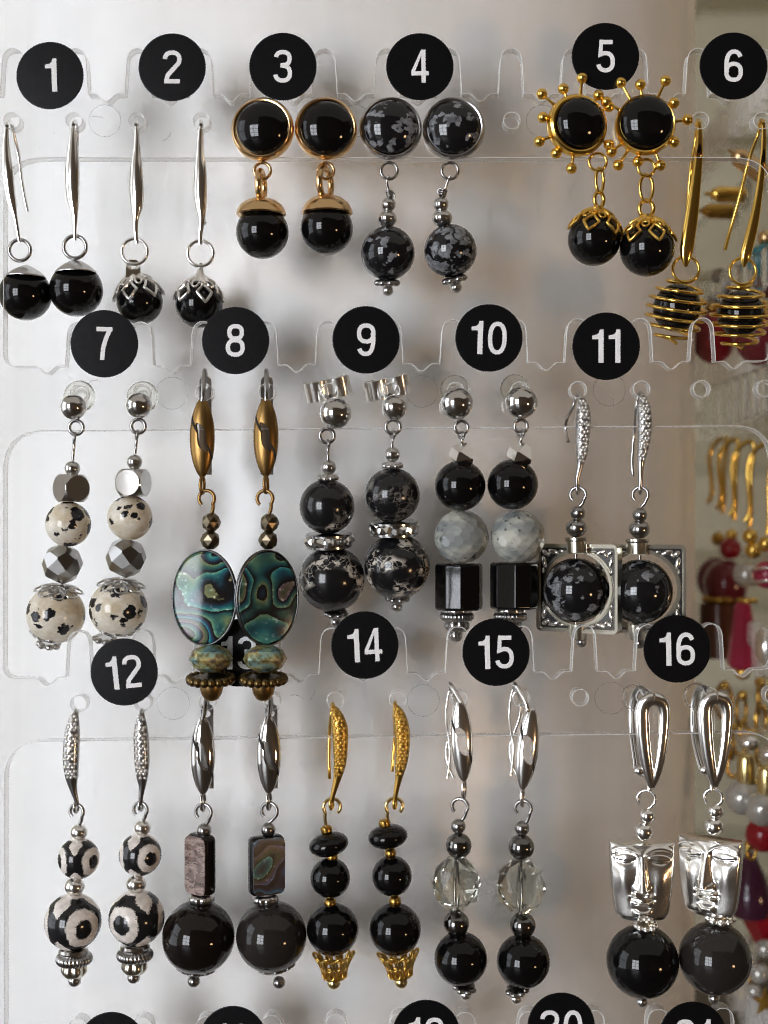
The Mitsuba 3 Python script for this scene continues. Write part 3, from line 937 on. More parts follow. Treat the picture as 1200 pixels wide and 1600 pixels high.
tt = [(190, 14), (300, 6), (400, -2)]
e = earring('stud_earring', 'gold sunburst stud with ball tipped rays and capped black drop, left one below sticker five', 5, tt)
sunburst(e, 902, 196, 48.5, 40, 12, 3, [(846, 148.5), (880, 139), (910, 121), (936, 147), (847.5, 185), (842, 222.5), (868.5, 240), (893, 263), (953, 164), (953, 224)])
e.add('jump_ring', ring(13.6, 2.4), 'gold', 934, 253)
e.add('link', ring(7, 2.6, 'y', 25, ry=19), 'gold', 937, 282)
e.add('cap_loop', ring(8, 3.2, 'y', 20, ry=12), 'gold', 936, 312)
fil_drop(e, 928.5, 374, 41, 'gold', -7, a0=.15, th1=1.3)
e = earring('stud_earring', 'gold sunburst stud with ball tipped rays and capped black drop, right one below sticker five', 5, tt)
sunburst(e, 1008, 195, 47.5, 42, -4, 1, [(970.5, 128), (1001, 131.5), (1040, 126), (1053, 161), (1074, 187.5), (1053, 222), (1032, 258), (997, 252), (966.5, 257), (956, 236), (948, 158)])
e.add('jump_ring', ring(13, 2.4), 'gold', 1010, 262)
e.add('link', ring(10.5, 2.6, 'y', 8, ry=21), 'gold', 1010, 294)
e.add('cap_loop', ring(11, 3.4, ry=13), 'gold', 1010, 326)
fil_drop(e, 1011, 389, 42.5, 'gold', 1, a0=.75, th1=1.3)

# 6: gold hooks with spiral cages
def cage(e, x, y, hw, hh, br, tilt, turns=7.0):
    pts = []
    for u in np.linspace(0, 1, 240):
        a = 2 * math.pi * turns * u
        yy = 1 - 2 * u
        rr = hw * max(.26, math.sqrt(max(0, 1 - abs(yy) ** 2.0)))
        pts.append((rr * math.cos(a), hh * yy, rr * math.sin(a)))
    e.add('spiral_cage', rot(rot(tube(pts, 2.7, 10), 'x', 15), 'z', tilt), 'gold', x, y)
    B(e, 'bead', x + 1, y - 4, br, 'black')


tt = [(195, 10), (400, -20), (490, -76)]
e = earring('hook_earring', 'gold hook earring with black ball in gold spiral cage, left one under sticker six', 6, tt)
fish_hook(e, [(1092.6, 192, 3), (1092, 230, 6), (1086, 290, 8.5), (1079, 345, 10.5), (1073, 385, 11), (1071.5, 404, 8), (1072, 417, 2)], [(1088, 205, -26), (1080, 260, -40), (1074, 330, -46), (1068, 388, -46)], 'gold', flat=.5)
e.add('jump_ring', ring(20.5, 2.4), 'gold', 1071.5, 421)
cage(e, 1056.5, 485, 46, 50, 37, -11)
e = earring('hook_earring', 'gold hook earring with black ball in gold spiral cage, at the right edge', 6, tt)
fish_hook(e, [(1193, 192, 3), (1192, 240, 4.6), (1184, 310, 6.2), (1173, 365, 8.6), (1165, 398, 9), (1162, 417, 2)], [(1186, 203, -24), (1175, 235, -38), (1160, 290, -50), (1145, 345, -56), (1133, 390, -56)], 'gold', flat=.6)
e.add('jump_ring', ring(20.5, 2.4), 'gold', 1160.5, 424)
cage(e, 1156, 494, 45, 51, 36, -3)

# ------------------------------------------------------------------ row 2
# 7: spotted stone
def flower_cap(hw, n=8, drop=8, up=True, wr=1.5):
    k = 1 if up else -1
    f = filigree(lambda s: (4 + (hw - 4) * s, k * (-drop * s * s)), n, .34, wr, 'loop', .2, .35, 1.0)
    f2 = filigree(lambda s: (4 + (hw - 4) * s, k * (-drop * s * s + .6)), n, .30, wr * .8, 'loop', .2 + math.pi / n, .15, .72, False)
    dish = lathe([(.01, .3 * k), (hw * .55, k * (-drop * .3)), (hw * .55, k * (-drop * .3 - 1.2)), (.01, -.9 * k)], 40)
    return cat(f, f2, dish)


tt = [(636, 24), (720, 12), (960, -46), (1010, -64)]
for lab, ball_, sil, rg, ey, b1, cube, yaw, d1, fc, cp, d2, lc, dz in (
        ('left spotted cream stone stud earring under sticker seven with silver cube bead', (115, 636), (123, 619), (119, 668), (117, 676, 113.5, 720), (113.4, 732), (111.5, 763), 42, (106.7, 819), (97.4, 881), (92, 917), (87.5, 960), (81, 997), (76, 1007)),
        ('right spotted cream stone stud earring under sticker seven, hanging down to sticker twelve', (217, 633.5), (222, 620), (216, 666), (214.5, 673, 211, 709), (210.5, 722), (208.5, 754.5), -16, (203, 809), (196.7, 871), (190, 908), (185, 951), (183, 988), (164, 999))):
    e = earring('stud_earring', lab, 7, tt)
    silicone_back(e, *sil)
    B(e, 'stud_ball', *ball_, 20.2, 'chrome')
    e.add('post', rot(lathe([(.01, 0), (3, 0), (3, -52), (.01, -52)], 12), 'x', 90), 'steel', ball_[0] + 3, ball_[1] - 6, -14)
    e.add('jump_ring', ring(10.8, 2.9), 'steel', *rg)
    drop_eye(e, *ey, 'steel')
    B(e, 'spacer_bead', *b1, 12, 'chrome')
    e.add('cube_bead', rot(square_cut(21.5), 'y', yaw), 'chrome', *cube, smooth=25)
    B(e, 'stone_bead', *d1, 35.2, 'dalmatian')
    e.add('faceted_bead', rot(rot(facet_sphere(30, 30, 5, .2), 'y', 20), 'z', 10), 'steel', *fc, smooth=False)
    e.add('flower_cap', rot(rot(flower_cap(37), 'x', 14), 'z', -7), 'chrome', *cp)
    B(e, 'stone_bead', *d2, 45.3, 'dalmatian')
    e.add('flower_cap', rot(rot(flower_cap(34, up=False), 'x', 14), 'z', -10), 'chrome', *lc)
    e.add('daisy_spacer', rot(daisy(20), 'z', -10), 'chrome', *dz)

# 8: bronze lever-backs with abalone
def ball_ring(hw, n, br):
    return rot(cat(donut(hw - br * .9, br * .6), *[move(scl(ball(br, 2), 1, 1.15, 1), (hw - br) * math.cos(2 * math.pi * k / n), 0, (hw - br) * math.sin(2 * math.pi * k / n)) for k in range(n)]), 'x', 6)


def abalone(e, x, y, hw, hh, th, yaw):
    prof = [(.01, th), (.92, th * .95), (.97, th * .7), (1, th * .4), (1, -th * .4), (.97, -th * .7), (.92, -th), (.01, -th)]
    d = rot(lathe(prof, 96), 'x', 90)
    d = scl(d, hw, hh, 1)
    e.add('shell_disc', rot(d, 'y', yaw), 'abalone', x, y, smooth=35)
    o = [(hw * 1.01 * math.cos(a), hh * 1.01 * math.sin(a), 0) for a in np.linspace(0, 2 * math.pi, 90, endpoint=False)]
    rim = cat(tube([(p[0], p[1], th * .62) for p in o], 1.3, 8, True), tube([(p[0], p[1], -th * .62) for p in o], 1.3, 8, True))
    e.add('disc_rim', rot(rim, 'y', yaw), 'dark_steel', x, y, smooth=True)


tt = [(600, 18), (800, 22), (930, 30), (1030, 44), (1080, 46)]
for lab, c, bx, ey, f1, f2, dsc, cz, sp, cn_ in (
        ('left bronze earring with big oval abalone shell disc, under sticker eight', (316, 684), 321, (323, 779, 331, 802), (330, 816), (328.5, 844), (320, 933.6, 50, 73, 8, -6), (329.5, 1029), (329, 1061), (330.5, 1078)),
        ('right bronze earring with darker oval abalone shell disc turned edgewise, under sticker eight', (415.5, 683), 417, (414, 779, 421, 802), (421, 817), (419, 844), (417, 934, 49, 73, 9, 21), (414, 1029), (411.6, 1061), (411.6, 1078))):
    e = earring('lever_back_earring', lab, 8, tt)
    lever_clasp(e, *c, 19.5, 63, 0, 'brass', bx, 588, 742, back='steel')
    eye_pin(e, ey[0], ey[1], 12.5, ey[2], ey[3], 2.8, 'brass')
    e.add('faceted_bead', rot(fire_polish(15.5, 15, 7), 'y', 11), 'pyrite', *f1, smooth=False)
    e.add('faceted_bead', rot(fire_polish(15.8, 15, 7), 'y', 30), 'pyrite', *f2, smooth=False)
    abalone(e, *dsc)
    e.add('glass_rondelle', scl(fire_polish(35, 22, 11), 1, 1, 1), 'iris', *cz, smooth=24)
    e.add('beaded_ring', ball_ring(39, 18, 6.6), 'dull_brass', *sp)
    e.add('end_cone', lathe([(.01, 16), (18.5, 14), (18.5, 4), (16, -6), (11, -14), (5, -17), (.01, -17.5)], 40), 'brass', *cn_)

# 9: black jasper studs with rhinestone rings
def butterfly(e, x, y, t=-28):
    for sgn in (-1, 1):
        pts = [(0, 0), (sgn * 12, 6), (sgn * 24, 6), (sgn * 33, 0), (sgn * 35, -9), (sgn * 30, -15), (sgn * 22, -14), (sgn * 17, -8)]
        q, _ = spline([(a, 0, b) for a, b in pts], 40)
        d = np.gradient(q, axis=0); d /= np.linalg.norm(d, axis=1, keepdims=True)
        nn = np.cross(d, [0, 1, 0])
        H = 15
        v = np.vstack([q + nn * 1.2 + [0, H, 0], q - nn * 1.2 + [0, H, 0], q - nn * 1.2 - [0, H, 0], q + nn * 1.2 - [0, H, 0]])
        n = len(q); f = []
        for i in range(n - 1):
            for k in range(4):
                a, b = k * n + i, ((k + 1) % 4) * n + i
                f += [[a, b, b + 1], [a, b + 1, a + 1]]
        f += [[0, 3 * n, 2 * n], [0, 2 * n, n], [n - 1, 2 * n - 1, 3 * n - 1], [n - 1, 3 * n - 1, 4 * n - 1]]
        m = trimesh.Trimesh(v, f, process=False); m.fix_normals()
        e.add('butterfly_wing', rot(rot(m, 'z', 12), 'x', 14), 'silver', x, y, t=t)


def rhinestones(e, x, y, hw, hh, tilt, n=18):
    g = np.random.default_rng(int(x))
    def R_(m): return rot(rot(m, 'x', 7), 'z', tilt)
    body = cat(lathe([(.01, hh), (hw * .93, hh), (hw, hh * .9), (hw, hh * .62), (hw * .86, hh * .58), (hw * .86, -hh * .58), (hw, -hh * .62), (hw, -hh * .9), (hw * .93, -hh), (.01, -hh)], 64))
    k = e.add('crystal_ring', R_(body), 'steel', x, y, smooth=30)
    st = []
    for i in range(n):
        a = 2 * math.pi * i / n
        s = facet_sphere(hh * .66, 16, int(g.integers(1e6)), .6)
        st = move(rot(scl(s, 1, 1, .8), 'y', g.uniform(0, 360)), hw * .89 * math.sin(a), 0, hw * .89 * math.cos(a))
        e.add('crystal', R_(st), 'crystal_face', x, y, smooth=False, parent=k, t=e.at(y))


tt = [(640, 26), (720, 10), (900, -40), (975, -50)]
for lab, nut, sb, sr, rg, ey, sm, ds, b1, rh, b2, d2, eb in (
        ('left black veined ball earring with crystal ring between its beads, under sticker nine', (512, 608), (524.4, 645.6), 25, (511, 681), (511, 688, 513, 719), (513.5, 730), (512.5, 746), (511, 791.6), (514, 844, 36, 11.5, 2), (518.6, 904.6), (525, 959), (525, 972)),
        ('right black veined ball earring with crystal ring between its beads, under sticker nine', (605, 606), (616.5, 636.5), 20, (614, 667), (614, 674, 612.5, 701), (613, 710), (613, 727), (613, 773.5), (616, 825, 37, 11.5, 1), (620.5, 885), (621, 935), (620, 948))):
    e = earring('stud_earring', lab, 9, tt)
    butterfly(e, *nut)
    B(e, 'stud_ball', *sb, sr, 'chrome')
    e.add('post', rot(lathe([(.01, 0), (3, 0), (3, -56), (.01, -56)], 12), 'x', 90), 'steel', nut[0] + 4, nut[1] + 10, -12, t=20)
    e.add('jump_ring', ring(11, 2.9), 'steel', *rg)
    drop_eye(e, *ey, 'steel')
    B(e, 'spacer_bead', *sm, 12, 'chrome')
    e.add('daisy_spacer', daisy(18, 8), 'chrome', *ds)
    B(e, 'stone_bead', *b1, 43, 'jasper')
    rhinestones(e, *rh)
    B(e, 'stone_bead', *b2, 51.3, 'jasper')
    e.add('daisy_spacer', daisy(20), 'steel', *d2)
    B(e, 'end_ball', *eb, 9, 'chrome')

def block_mesh(a, h, c, b):
    p = [(a - b, a - c - b), (a - c - b, a - b)]
    p = [(x * i, z * j) for i in (-1, 1) for j in (-1, 1) for x, z in p]
    return tm(m3.Manifold.batch_hull([m3.Manifold.sphere(b, 16).translate([x, y, z]) for x, z in p for y in (-h + b, h - b)]))


# 10: black, grey stone and black block
tt = [(630, 28), (715, 12), (916, -38), (960, -52), (1000, -54)]
for lab, sil, sb, rg, ey, nug, bk, la, bl, yaw, sps in (
        ('left earring under sticker ten with black ball, grey faceted stone and black block', (711, 608), (713.5, 630.4), (721, 668), (721, 675, 721.5, 701), (722.6, 711), (719, 759), (721, 838.7), (717, 916.6), 28, [(714, 954), (714, 963), (714, 978), (712, 993)]),
        ('right earring under sticker ten with black ball, pale grey stone and black block', (805, 607), (814, 629), (814, 666), (814, 673, 813, 700), (813, 711), (801, 757), (809, 838.7), (803, 915), -26, [(797, 954), (797, 963), (797, 978), (796, 993)])):
    e = earring('stud_earring', lab, 10, tt)
    silicone_back(e, *sil, 23)
    B(e, 'stud_ball', *sb, 25.5, 'chrome')
    e.add('post', rot(lathe([(.01, 0), (3, 0), (3, -54), (.01, -54)], 12), 'x', 90), 'steel', sb[0] - 2, sb[1] - 8, -16)
    e.add('jump_ring', ring(10, 2.6), 'steel', *rg)
    drop_eye(e, *ey, 'steel')
    e.add('nugget_bead', rot(facet_sphere(16, 14, 3, .5), 'y', 40), 'silver', *nug, smooth=False)
    B(e, 'bead', *bk, 39.5, 'black')
    e.add('faceted_stone', rot(facet_sphere(43.5, 120, 8, .25), 'x', 8), 'labradorite', *la, smooth=False)
    e.add('block_bead', rot(block_mesh(34, 36.5, 15, 5), 'y', yaw), 'black', *bl, smooth=25)
    e.add('disc_spacer', lathe([(.01, 3), (23, 3), (24, 0), (23, -3), (.01, -3)], 48), 'chrome', *sps[0])
    e.add('ribbed_ring', donut(26, 8, ribs=26), 'steel', *sps[1])
    e.add('bell_cap', bell(20, 20), 'steel', *sps[2])
    B(e, 'end_ball', *sps[3], 11, 'chrome')

# 11: square filigree frames
def frame(e, x, y, half, R, yaw, d=9):
    f = Polygon(rounded([(-half, -half), (half, -half), (half, half), (-half, half)], {0: 10, 1: 10, 2: 10, 3: 10})).difference(Point(0, 0).buffer(R, 48))
    base = extrude(f, -d, d * .55)
    lip = extrude(f.difference(f.buffer(-4.5)), d * .55, d)
    dec = []
    recess = f.buffer(-4.5)
    for sx in (-1, 1):
        for sy in (-1, 1):
            for (px, py, a, L, w) in ((.82, .58, 75, 10, 4.0), (.58, .82, 15, 10, 4.0), (.80, .80, 45, 6, 4.0), (.70, .76, 120, 5, 2.6), (.84, .38, 85, 5, 2.4), (.38, .84, 5, 5, 2.4)):
                m = rot(scl(ball(1, 2), L, w, 3.4), 'z', a)
                m = scl(move(m, px * half, py * half, d * .55), sx, sy, 1)
                if sx * sy < 0: m.invert()
                dec.append(m)
    rec = f.buffer(-6).difference(Point(0, 0).buffer(R + 5, 48))
    e.add('corner_recess', rot(extrude(rec, d * .55, d * .55 + .5), 'y', yaw), 'dark_steel', x, y, smooth=False, parent=None)
    k = e.add('square_frame', rot(cat(base, lip), 'y', yaw), 'frame_silver', x, y, smooth=30)
    e.add('scroll_relief', rot(cat(*dec), 'y', yaw), 'silver', x, y, smooth=True, parent=k, t=e.at(y))


mat('frame_silver', (.68, .655, .56), .2, 1)
tt = [(620, 10), (760, -2), (920, -42), (1010, -46)]
for i, (lab, fr, back, lp, ey, s1, s2, co, frm, bd, c2, eb) in enumerate((
        ('left earring under sticker eleven, flecked black ball in square silver frame', [(909, 620, 3), (911, 640, 10.5), (911, 660, 12), (910, 682, 11.3), (909, 707, 9), (906, 729, 5), (902, 748, 3.6), (902, 760, 3)], [(897, 630, -24), (890, 645, -34), (888, 690, -44)], (903, 764), (903, 773, 906, 791), (903, 801.5), (900.5, 825), (901, 853), (904, 919, 69, 56, -33), (900, 922), (903, 987), (908, 1003)),
        ('right earring under sticker eleven, flecked black ball in square silver frame behind sticker sixteen', [(1005, 617, 3), (1006.5, 640, 10.5), (1007, 660, 11.5), (1006.5, 682, 10.4), (1003.5, 707, 8), (1001, 729, 4.6), (1001, 748, 3.6), (1000.5, 760, 3)], [(995, 628, -24), (992, 660, -38), (988, 710, -46), (989, 744, -46)], (1000.5, 763), (1000.5, 773, 1002, 792), (1000, 804.5), (999, 827), (996, 855), (1001, 920, 69, 56, -10), (1000, 924), (993, 987), (998.6, 1005)))):
    e = earring('hook_earring', lab, 11, tt)
    pave_hook(e, fr, back, 'chrome', 'silver', lp, 20 + i)
    eye_pin(e, *ey[:2], 11.5, *ey[2:], 2.6, 'steel')
    B(e, 'spacer_bead', *s1, 11.5, 'steel')
    B(e, 'spacer_bead', *s2, 16.3, 'steel', .9)
    collar = lathe([(.01, 13), (18, 13), (18.5, 9), (16, 7), (16, -9), (18, -12), (.01, -13)], 36)
    e.add('collar', collar, 'frame_silver', *co)
    frame(e, *frm)
    e.add('pin', lathe([(.01, 60), (2.2, 60), (2.2, -60), (.01, -60)], 10), 'chrome', bd[0], bd[1])
    B(e, 'stone_bead', *bd, 50.5, 'obsidian')
    e.add('collar', lathe([(.01, 13), (17, 12), (16, 0), (13, -12), (.01, -13)], 36), 'frame_silver', *c2)
    B(e, 'end_ball', *eb, 8.5, 'steel')

# ------------------------------------------------------------------ row 3
# 12: eye-patterned agate
tt = [(1110, 10), (1300, 4), (1530, 0)]
for i, (lab, fr, back, lp, ey, b1, z1, s1, z2, low) in enumerate((
        ('left black and cream eye patterned bead earring, under sticker twelve', [(118, 1113, 3), (115, 1130, 9.5), (112.5, 1156, 12.6), (111.5, 1182, 12.8), (112, 1208, 10.8), (115, 1232, 6), (119, 1248, 3.8), (121, 1258, 3)], [(121, 1122, -26), (122, 1160, -44), (120, 1215, -46)], (119, 1261), (120, 1268, 124, 1288), (124, 1300), (123, 1341, 32), (117, 1385), (114, 1440, 44), [(115, 1486), (116, 1498), (116, 1516), (117, 1532)]),
        ('right black and cream eye patterned bead earring, under sticker twelve', [(221, 1113, 3), (220.5, 1130, 9), (221, 1156, 12.2), (222, 1182, 12.2), (222.5, 1208, 10), (222, 1232, 5), (220, 1248, 3.6), (220, 1258, 3)], [(224, 1122, -26), (226, 1160, -44), (224, 1215, -46)], (220, 1258), (219.5, 1265, 223, 1282), (223, 1293), (219, 1335, 33), (213, 1381), (213.5, 1434, 43.5), [(211, 1480), (211, 1492), (210, 1511), (209, 1527)]))):
    e = earring('hook_earring', lab, 12, tt)
    pave_hook(e, fr, back, 'chrome', 'silver', lp, 30 + i)
    eye_pin(e, *ey[:2], 11, *ey[2:], 2.7, 'steel')
    B(e, 'spacer_bead', *b1, 13, 'silver', .95)
    B(e, 'stone_bead', *z1, 'dzi')
    B(e, 'spacer_bead', *s1, 15.5, 'silver', .93)
    B(e, 'stone_bead', *z2, 'dzi')
    e.add('disc_spacer', lathe([(.01, 4), (22, 4), (23.5, 0), (22, -4), (.01, -4)], 48), 'chrome', *low[0])
    e.add('ribbed_ring', donut(28, 9, ribs=28), 'steel', *low[1])
    e.add('bell_cap', bell(20.5, 22), 'frame_silver', *low[2])
    B(e, 'end_ball', *low[3], 10, 'chrome')

# 13: silver lever-backs, rectangles and big dark balls
def rect_bead(e, x, y, w, h, d, yaw, face, side):
    body = rot(rounded_box(w, h, d, 9), 'y', yaw)
    k = e.add('rectangle_bead', body, side, x, y, smooth=35)
    pl = extrude(Polygon(rounded([(-w / 2 + 2, -h / 2 + 2), (w / 2 - 2, -h / 2 + 2), (w / 2 - 2, h / 2 - 2), (-w / 2 + 2, h / 2 - 2)], {0: 12, 1: 12, 2: 12, 3: 12})), 0, 1.6)
    e.add('face_inlay', rot(move(pl, 0, 0, d / 2 - .6), 'y', yaw), face, x, y, smooth=30, parent=k, t=e.at(y))


for i, (lab, c, bx, ey, b1, rc, sp, bb, cp, eb, m_) in enumerate((
        ('left silver clasp earring with pinkish stone rectangle above big ball', (317, 1180), 324, (318, 1269, 322, 1288), (319, 1297.5), (314, 1350, 48, 94, 26, -38, 'picasso', 'dark_stone'), (315, 1404), (310, 1464, 56.5), (306, 1516), (303, 1533), 'dark_stone'),
        ('right silver clasp earring with dark shell rectangle over big grey ball', (420, 1178.5), 424, (421, 1267, 420, 1285), (419, 1296), (416, 1351, 56, 92, 26, 27, 'shell_rect', 'black'), (415, 1405), (424, 1463, 55), (432, 1516), (436, 1535), 'grey_sheen'))):
    e = earring('lever_back_earring', lab, 13, [(1110, 16), (1300, 6), (1530, 0)])
    lever_clasp(e, *c, 19, 62, 0, 'chrome', bx, 1100, 1232, back='steel')
    eye_pin(e, *ey[:2], 12.5, *ey[2:], 2.7, 'steel')
    B(e, 'spacer_bead', *b1, 11.5, 'steel')
    rect_bead(e, *rc)
    e.add('daisy_spacer', donut(20, 7, ribs=10, amp=.12), 'chrome', *sp)
    B(e, 'bead', *bb, m_)
    r = bb[2]
    f = filigree(lambda s: ((r + 1.2) * math.sin(.12 + .5 * s), -(r + 1.2) * math.cos(.12 + .5 * s)), 7, .4, 1.6, 'loop', .2, .2, 1.0)
    ang = -4 if i == 0 else 11
    e.add('petal_cap', rot(rot(f, 'x', 12), 'z', ang), 'steel', bb[0], bb[1])
    B(e, 'end_ball', *eb, 9.8, 'steel')

# 14: gold hooks with black beads
for i, (lab, fr, back, lp, ey, sd, rd, td, g1, k1, g2, k2, cp, eb) in enumerate((
        ('left gold hook earring with three black beads and gold openwork tip, under sticker fourteen', [(521, 1104, 3), (527, 1120, 10), (531, 1140, 12.8), (532, 1163, 12), (531, 1193, 9.8), (526, 1220, 5.8), (521, 1239, 4), (518, 1252, 3)], [(518, 1112, -20), (516, 1130, -30), (514, 1180, -34), (515, 1216, -34)], (518, 1256), (518.6, 1261, 510, 1290), (510, 1296), (513.6, 1319), 9, (519, 1339), (516, 1371.5), (516, 1411), (519.7, 1452), (522, 1506, 2), (521.6, 1535.6)),
        ('right gold hook earring with three black beads and gold openwork tip, under sticker fourteen', [(618, 1102, 3), (624, 1118, 9.5), (628, 1140, 12), (629, 1163, 11.5), (626.6, 1193, 9.4), (622, 1220, 5.2), (618.5, 1239, 3.8), (617.5, 1251, 3)], [(616, 1111, -20), (617, 1140, -30), (614, 1185, -34), (613, 1205, -34)], (617, 1255), (616, 1260, 606.5, 1281), (601, 1286), (606, 1307), 5, (610, 1333), (612.5, 1368.5), (617, 1408), (617.5, 1452), (623.5, 1504, 6), (626.7, 1534)))):
    e = earring('hook_earring', lab, 14, [(1105, 10), (1300, 4), (1530, 0)])
    pave_hook(e, fr, back, 'gold', 'gold', lp, 40 + i)
    eye_pin(e, *ey[:2], 13, *ey[2:], 2.7, 'pale_gold', side=-1)
    e.add('seed_bead', rot(lathe([(.01, 6), (6, 6), (9, 3.5), (9.3, 0), (9, -3.5), (6, -6), (.01, -6)], 24), 'z', td), 'dirty_gold', *sd)
    e.add('disc_bead', rot(scl(ball(31), 1, .60, 1), 'z', td + 2), 'black', *rd, smooth=True)
    B(e, 'seed_bead', *g1, 9, 'dirty_gold')
    B(e, 'bead', *k1, 31, 'black')
    B(e, 'seed_bead', *g2, 9.6, 'dirty_gold')
    B(e, 'bead', *k2, 40.3, 'black')
    pf = lambda s: (18.5 + 14 * s ** 2.0, -20 + 36 * s)
    f = cat(filigree(pf, 9, .32, 1.9, 'loop', .2, .36, 1.0, False), filigree(pf, 9, .2, 1.7, 'loop', .2 + math.pi / 9, .40, .86, False), filigree(pf, 8, .26, 1.6, 'loop', .2 + math.pi / 8, .0, .5, False),
            ring(19.5, 1.9, 'x', 90).apply_translation([0, -2, 0]), lathe([(.01, -17), (17, -17), (19.5, -19), (18, -22), (.01, -23)], 32))
    e.add('openwork_cap', rot(f, 'z', cp[2]), 'gold', cp[0], cp[1])
    B(e, 'end_ball', *eb, 10.2, 'pale_gold')

# 15: silver lever-backs, smoky glass
for i, (lab, c, tl, bx, b0, b1_, ey, s1, g1, gl, g2, bk, ds, eb) in enumerate((
        ('left silver clasp earring with clear smoky glass bead over black ball, below sticker fifteen', (721.5, 1157), 3, 704, 1078, 1216, (718.6, 1260, 722, 1281), (716, 1291), (716.7, 1321), (713, 1381, 39, 43), (713, 1443), (720, 1498), (725.6, 1543, -8), (727.5, 1554)),
        ('right silver clasp earring with clear smoky glass bead over black ball, below sticker fifteen', (824, 1170), -7, 803, 1076, 1212, (817.6, 1263, 822, 1285), (815.6, 1294), (814.5, 1323.6), (813.7, 1385, 41, 43), (816.8, 1445.5), (817.6, 1502), (808, 1547, 10), (806, 1560)))):
    e = earring('lever_back_earring', lab, 15, [(1080, 16), (1300, 6), (1530, 0)])
    lever_clasp(e, *c, 17.5, 65, tl, 'silver', bx, b0, b1_, open_slit=1.35, back='silver', bar_w=6.5)
    eye_pin(e, *ey[:2], 12, *ey[2:], 2.7, 'steel')
    B(e, 'spacer_bead', *s1, 11.5, 'steel')
    B(e, 'dark_bead', *g1, 20, 'gunmetal')
    e.add('glass_bead', rot(fire_polish(gl[2], gl[3], 8), 'y', 10 + 12 * i), 'glass', gl[0], gl[1], smooth=False)
    e.add('pin', lathe([(.01, 44), (2.4, 44), (2.4, -44), (.01, -44)], 10), 'steel', gl[0], gl[1])
    B(e, 'dark_bead', *g2, 20, 'gunmetal')
    B(e, 'bead', *bk, 41.3, 'black')
    e.add('daisy_spacer', rot(daisy(19.5), 'z', ds[2]), 'steel', ds[0], ds[1])
    B(e, 'end_ball', *eb, 8.8, 'silver')

# 16: silver teardrop clips with face beads
def face_mesh(wt, wb, h, dep):
    nu, nv = 110, 130
    u, v = np.meshgrid(np.linspace(-1, 1, nu), np.linspace(0, 1, nv))
    G = lambda x, c, s: np.exp(-((x - c) / s) ** 2)
    au = np.abs(u)
    z = 9 * (1 - au ** 2.6) + 3 * np.sin(v * math.pi)
    brow = .065 + .075 * ((au - .55) / .45) ** 2
    z += 4.6 * G(v, brow, .030) * (1 / (1 + np.exp((.07 - au) / .02)))
    z -= 6.0 * np.exp(-((au - .52) / .34) ** 4) * G(v, .185, .085)
    lid = 1 - ((au - .54) / .36) ** 2 - ((v - .195 - .02 * (au - .54)) / .062) ** 2
    z += 7.0 * np.sqrt(np.clip(lid, 0, 1))
    z -= 1.6 * G(v, .215 + .018 * np.cos((au - .54) * 5), .010) * np.clip(lid * 3, 0, 1)
    nose = np.clip((v - .08) / .50, 0, 1)
    prof = np.where(v < .60, nose ** .8, np.clip(1 - (v - .60) / .035, 0, 1))
    z += (7 + 13 * nose) * prof ** .7 * np.exp(-(au / (.095 + .085 * nose ** 3)) ** 3)
    z += 5.5 * G(au, .20, .075) * G(v, .585, .038)
    z += 3.5 * np.exp(-((au - .62) / .25) ** 2 - ((v - .46) / .17) ** 2)
    z -= 2.0 * G(au, .36 + .25 * np.clip(v - .6, 0, 1), .06) * np.exp(-((v - .66) / .10) ** 2)
    lw = np.exp(-(au / .40) ** 6)
    z += 6.5 * G(v, .690 + .012 * np.cos(au * 9), .026) * lw + 7.0 * G(v, .765, .032) * np.exp(-(au / .31) ** 4)
    z -= 3.4 * G(v, .726, .010) * lw
    z -= 3.2 * G(v, .825, .022) * np.exp(-(au / .30) ** 4)
    z += 6.0 * np.exp(-(au / .30) ** 4 - ((v - .895) / .045) ** 2)
    edge_ = np.clip(np.minimum((1 - au) / .06, np.minimum(v / .035, (1 - v) / .05)), 0, 1)
    z = z * edge_ ** .35 - 4 * (1 - edge_ ** .5)
    w = wt + (wb - wt) * (.22 * v + .78 * v ** 2.7)
    w = w * (1 - .16 * np.clip((v - .90) / .10, 0, 1) ** 2)
    X, Yv = u * w, (.5 - v) * h + 3.0 * (1 - au ** 2) * (v > .97) * -1
    front = np.stack([X, Yv, z], -1).reshape(-1, 3)
    back = np.stack([X * .93, Yv, np.full_like(X, -dep)], -1).reshape(-1, 3)
    n = nu * nv; f = []
    idx = np.arange(n).reshape(nv, nu)
    a, b, c, d = idx[:-1, :-1].ravel(), idx[:-1, 1:].ravel(), idx[1:, 1:].ravel(), idx[1:, :-1].ravel()
    f = np.vstack([np.c_[a, d, c], np.c_[a, c, b], np.c_[a, c, d] + n, np.c_[a, b, c] + n])
    loop = np.r_[idx[0, :], idx[1:, -1], idx[-1, -2::-1], idx[-2:0:-1, 0]]
    l2 = np.roll(loop, -1)
    f = np.vstack([f, np.c_[loop, l2, l2 + n], np.c_[loop, l2 + n, loop + n]])
    m = trimesh.Trimesh(np.vstack([front, back]), f, process=False)
    return m


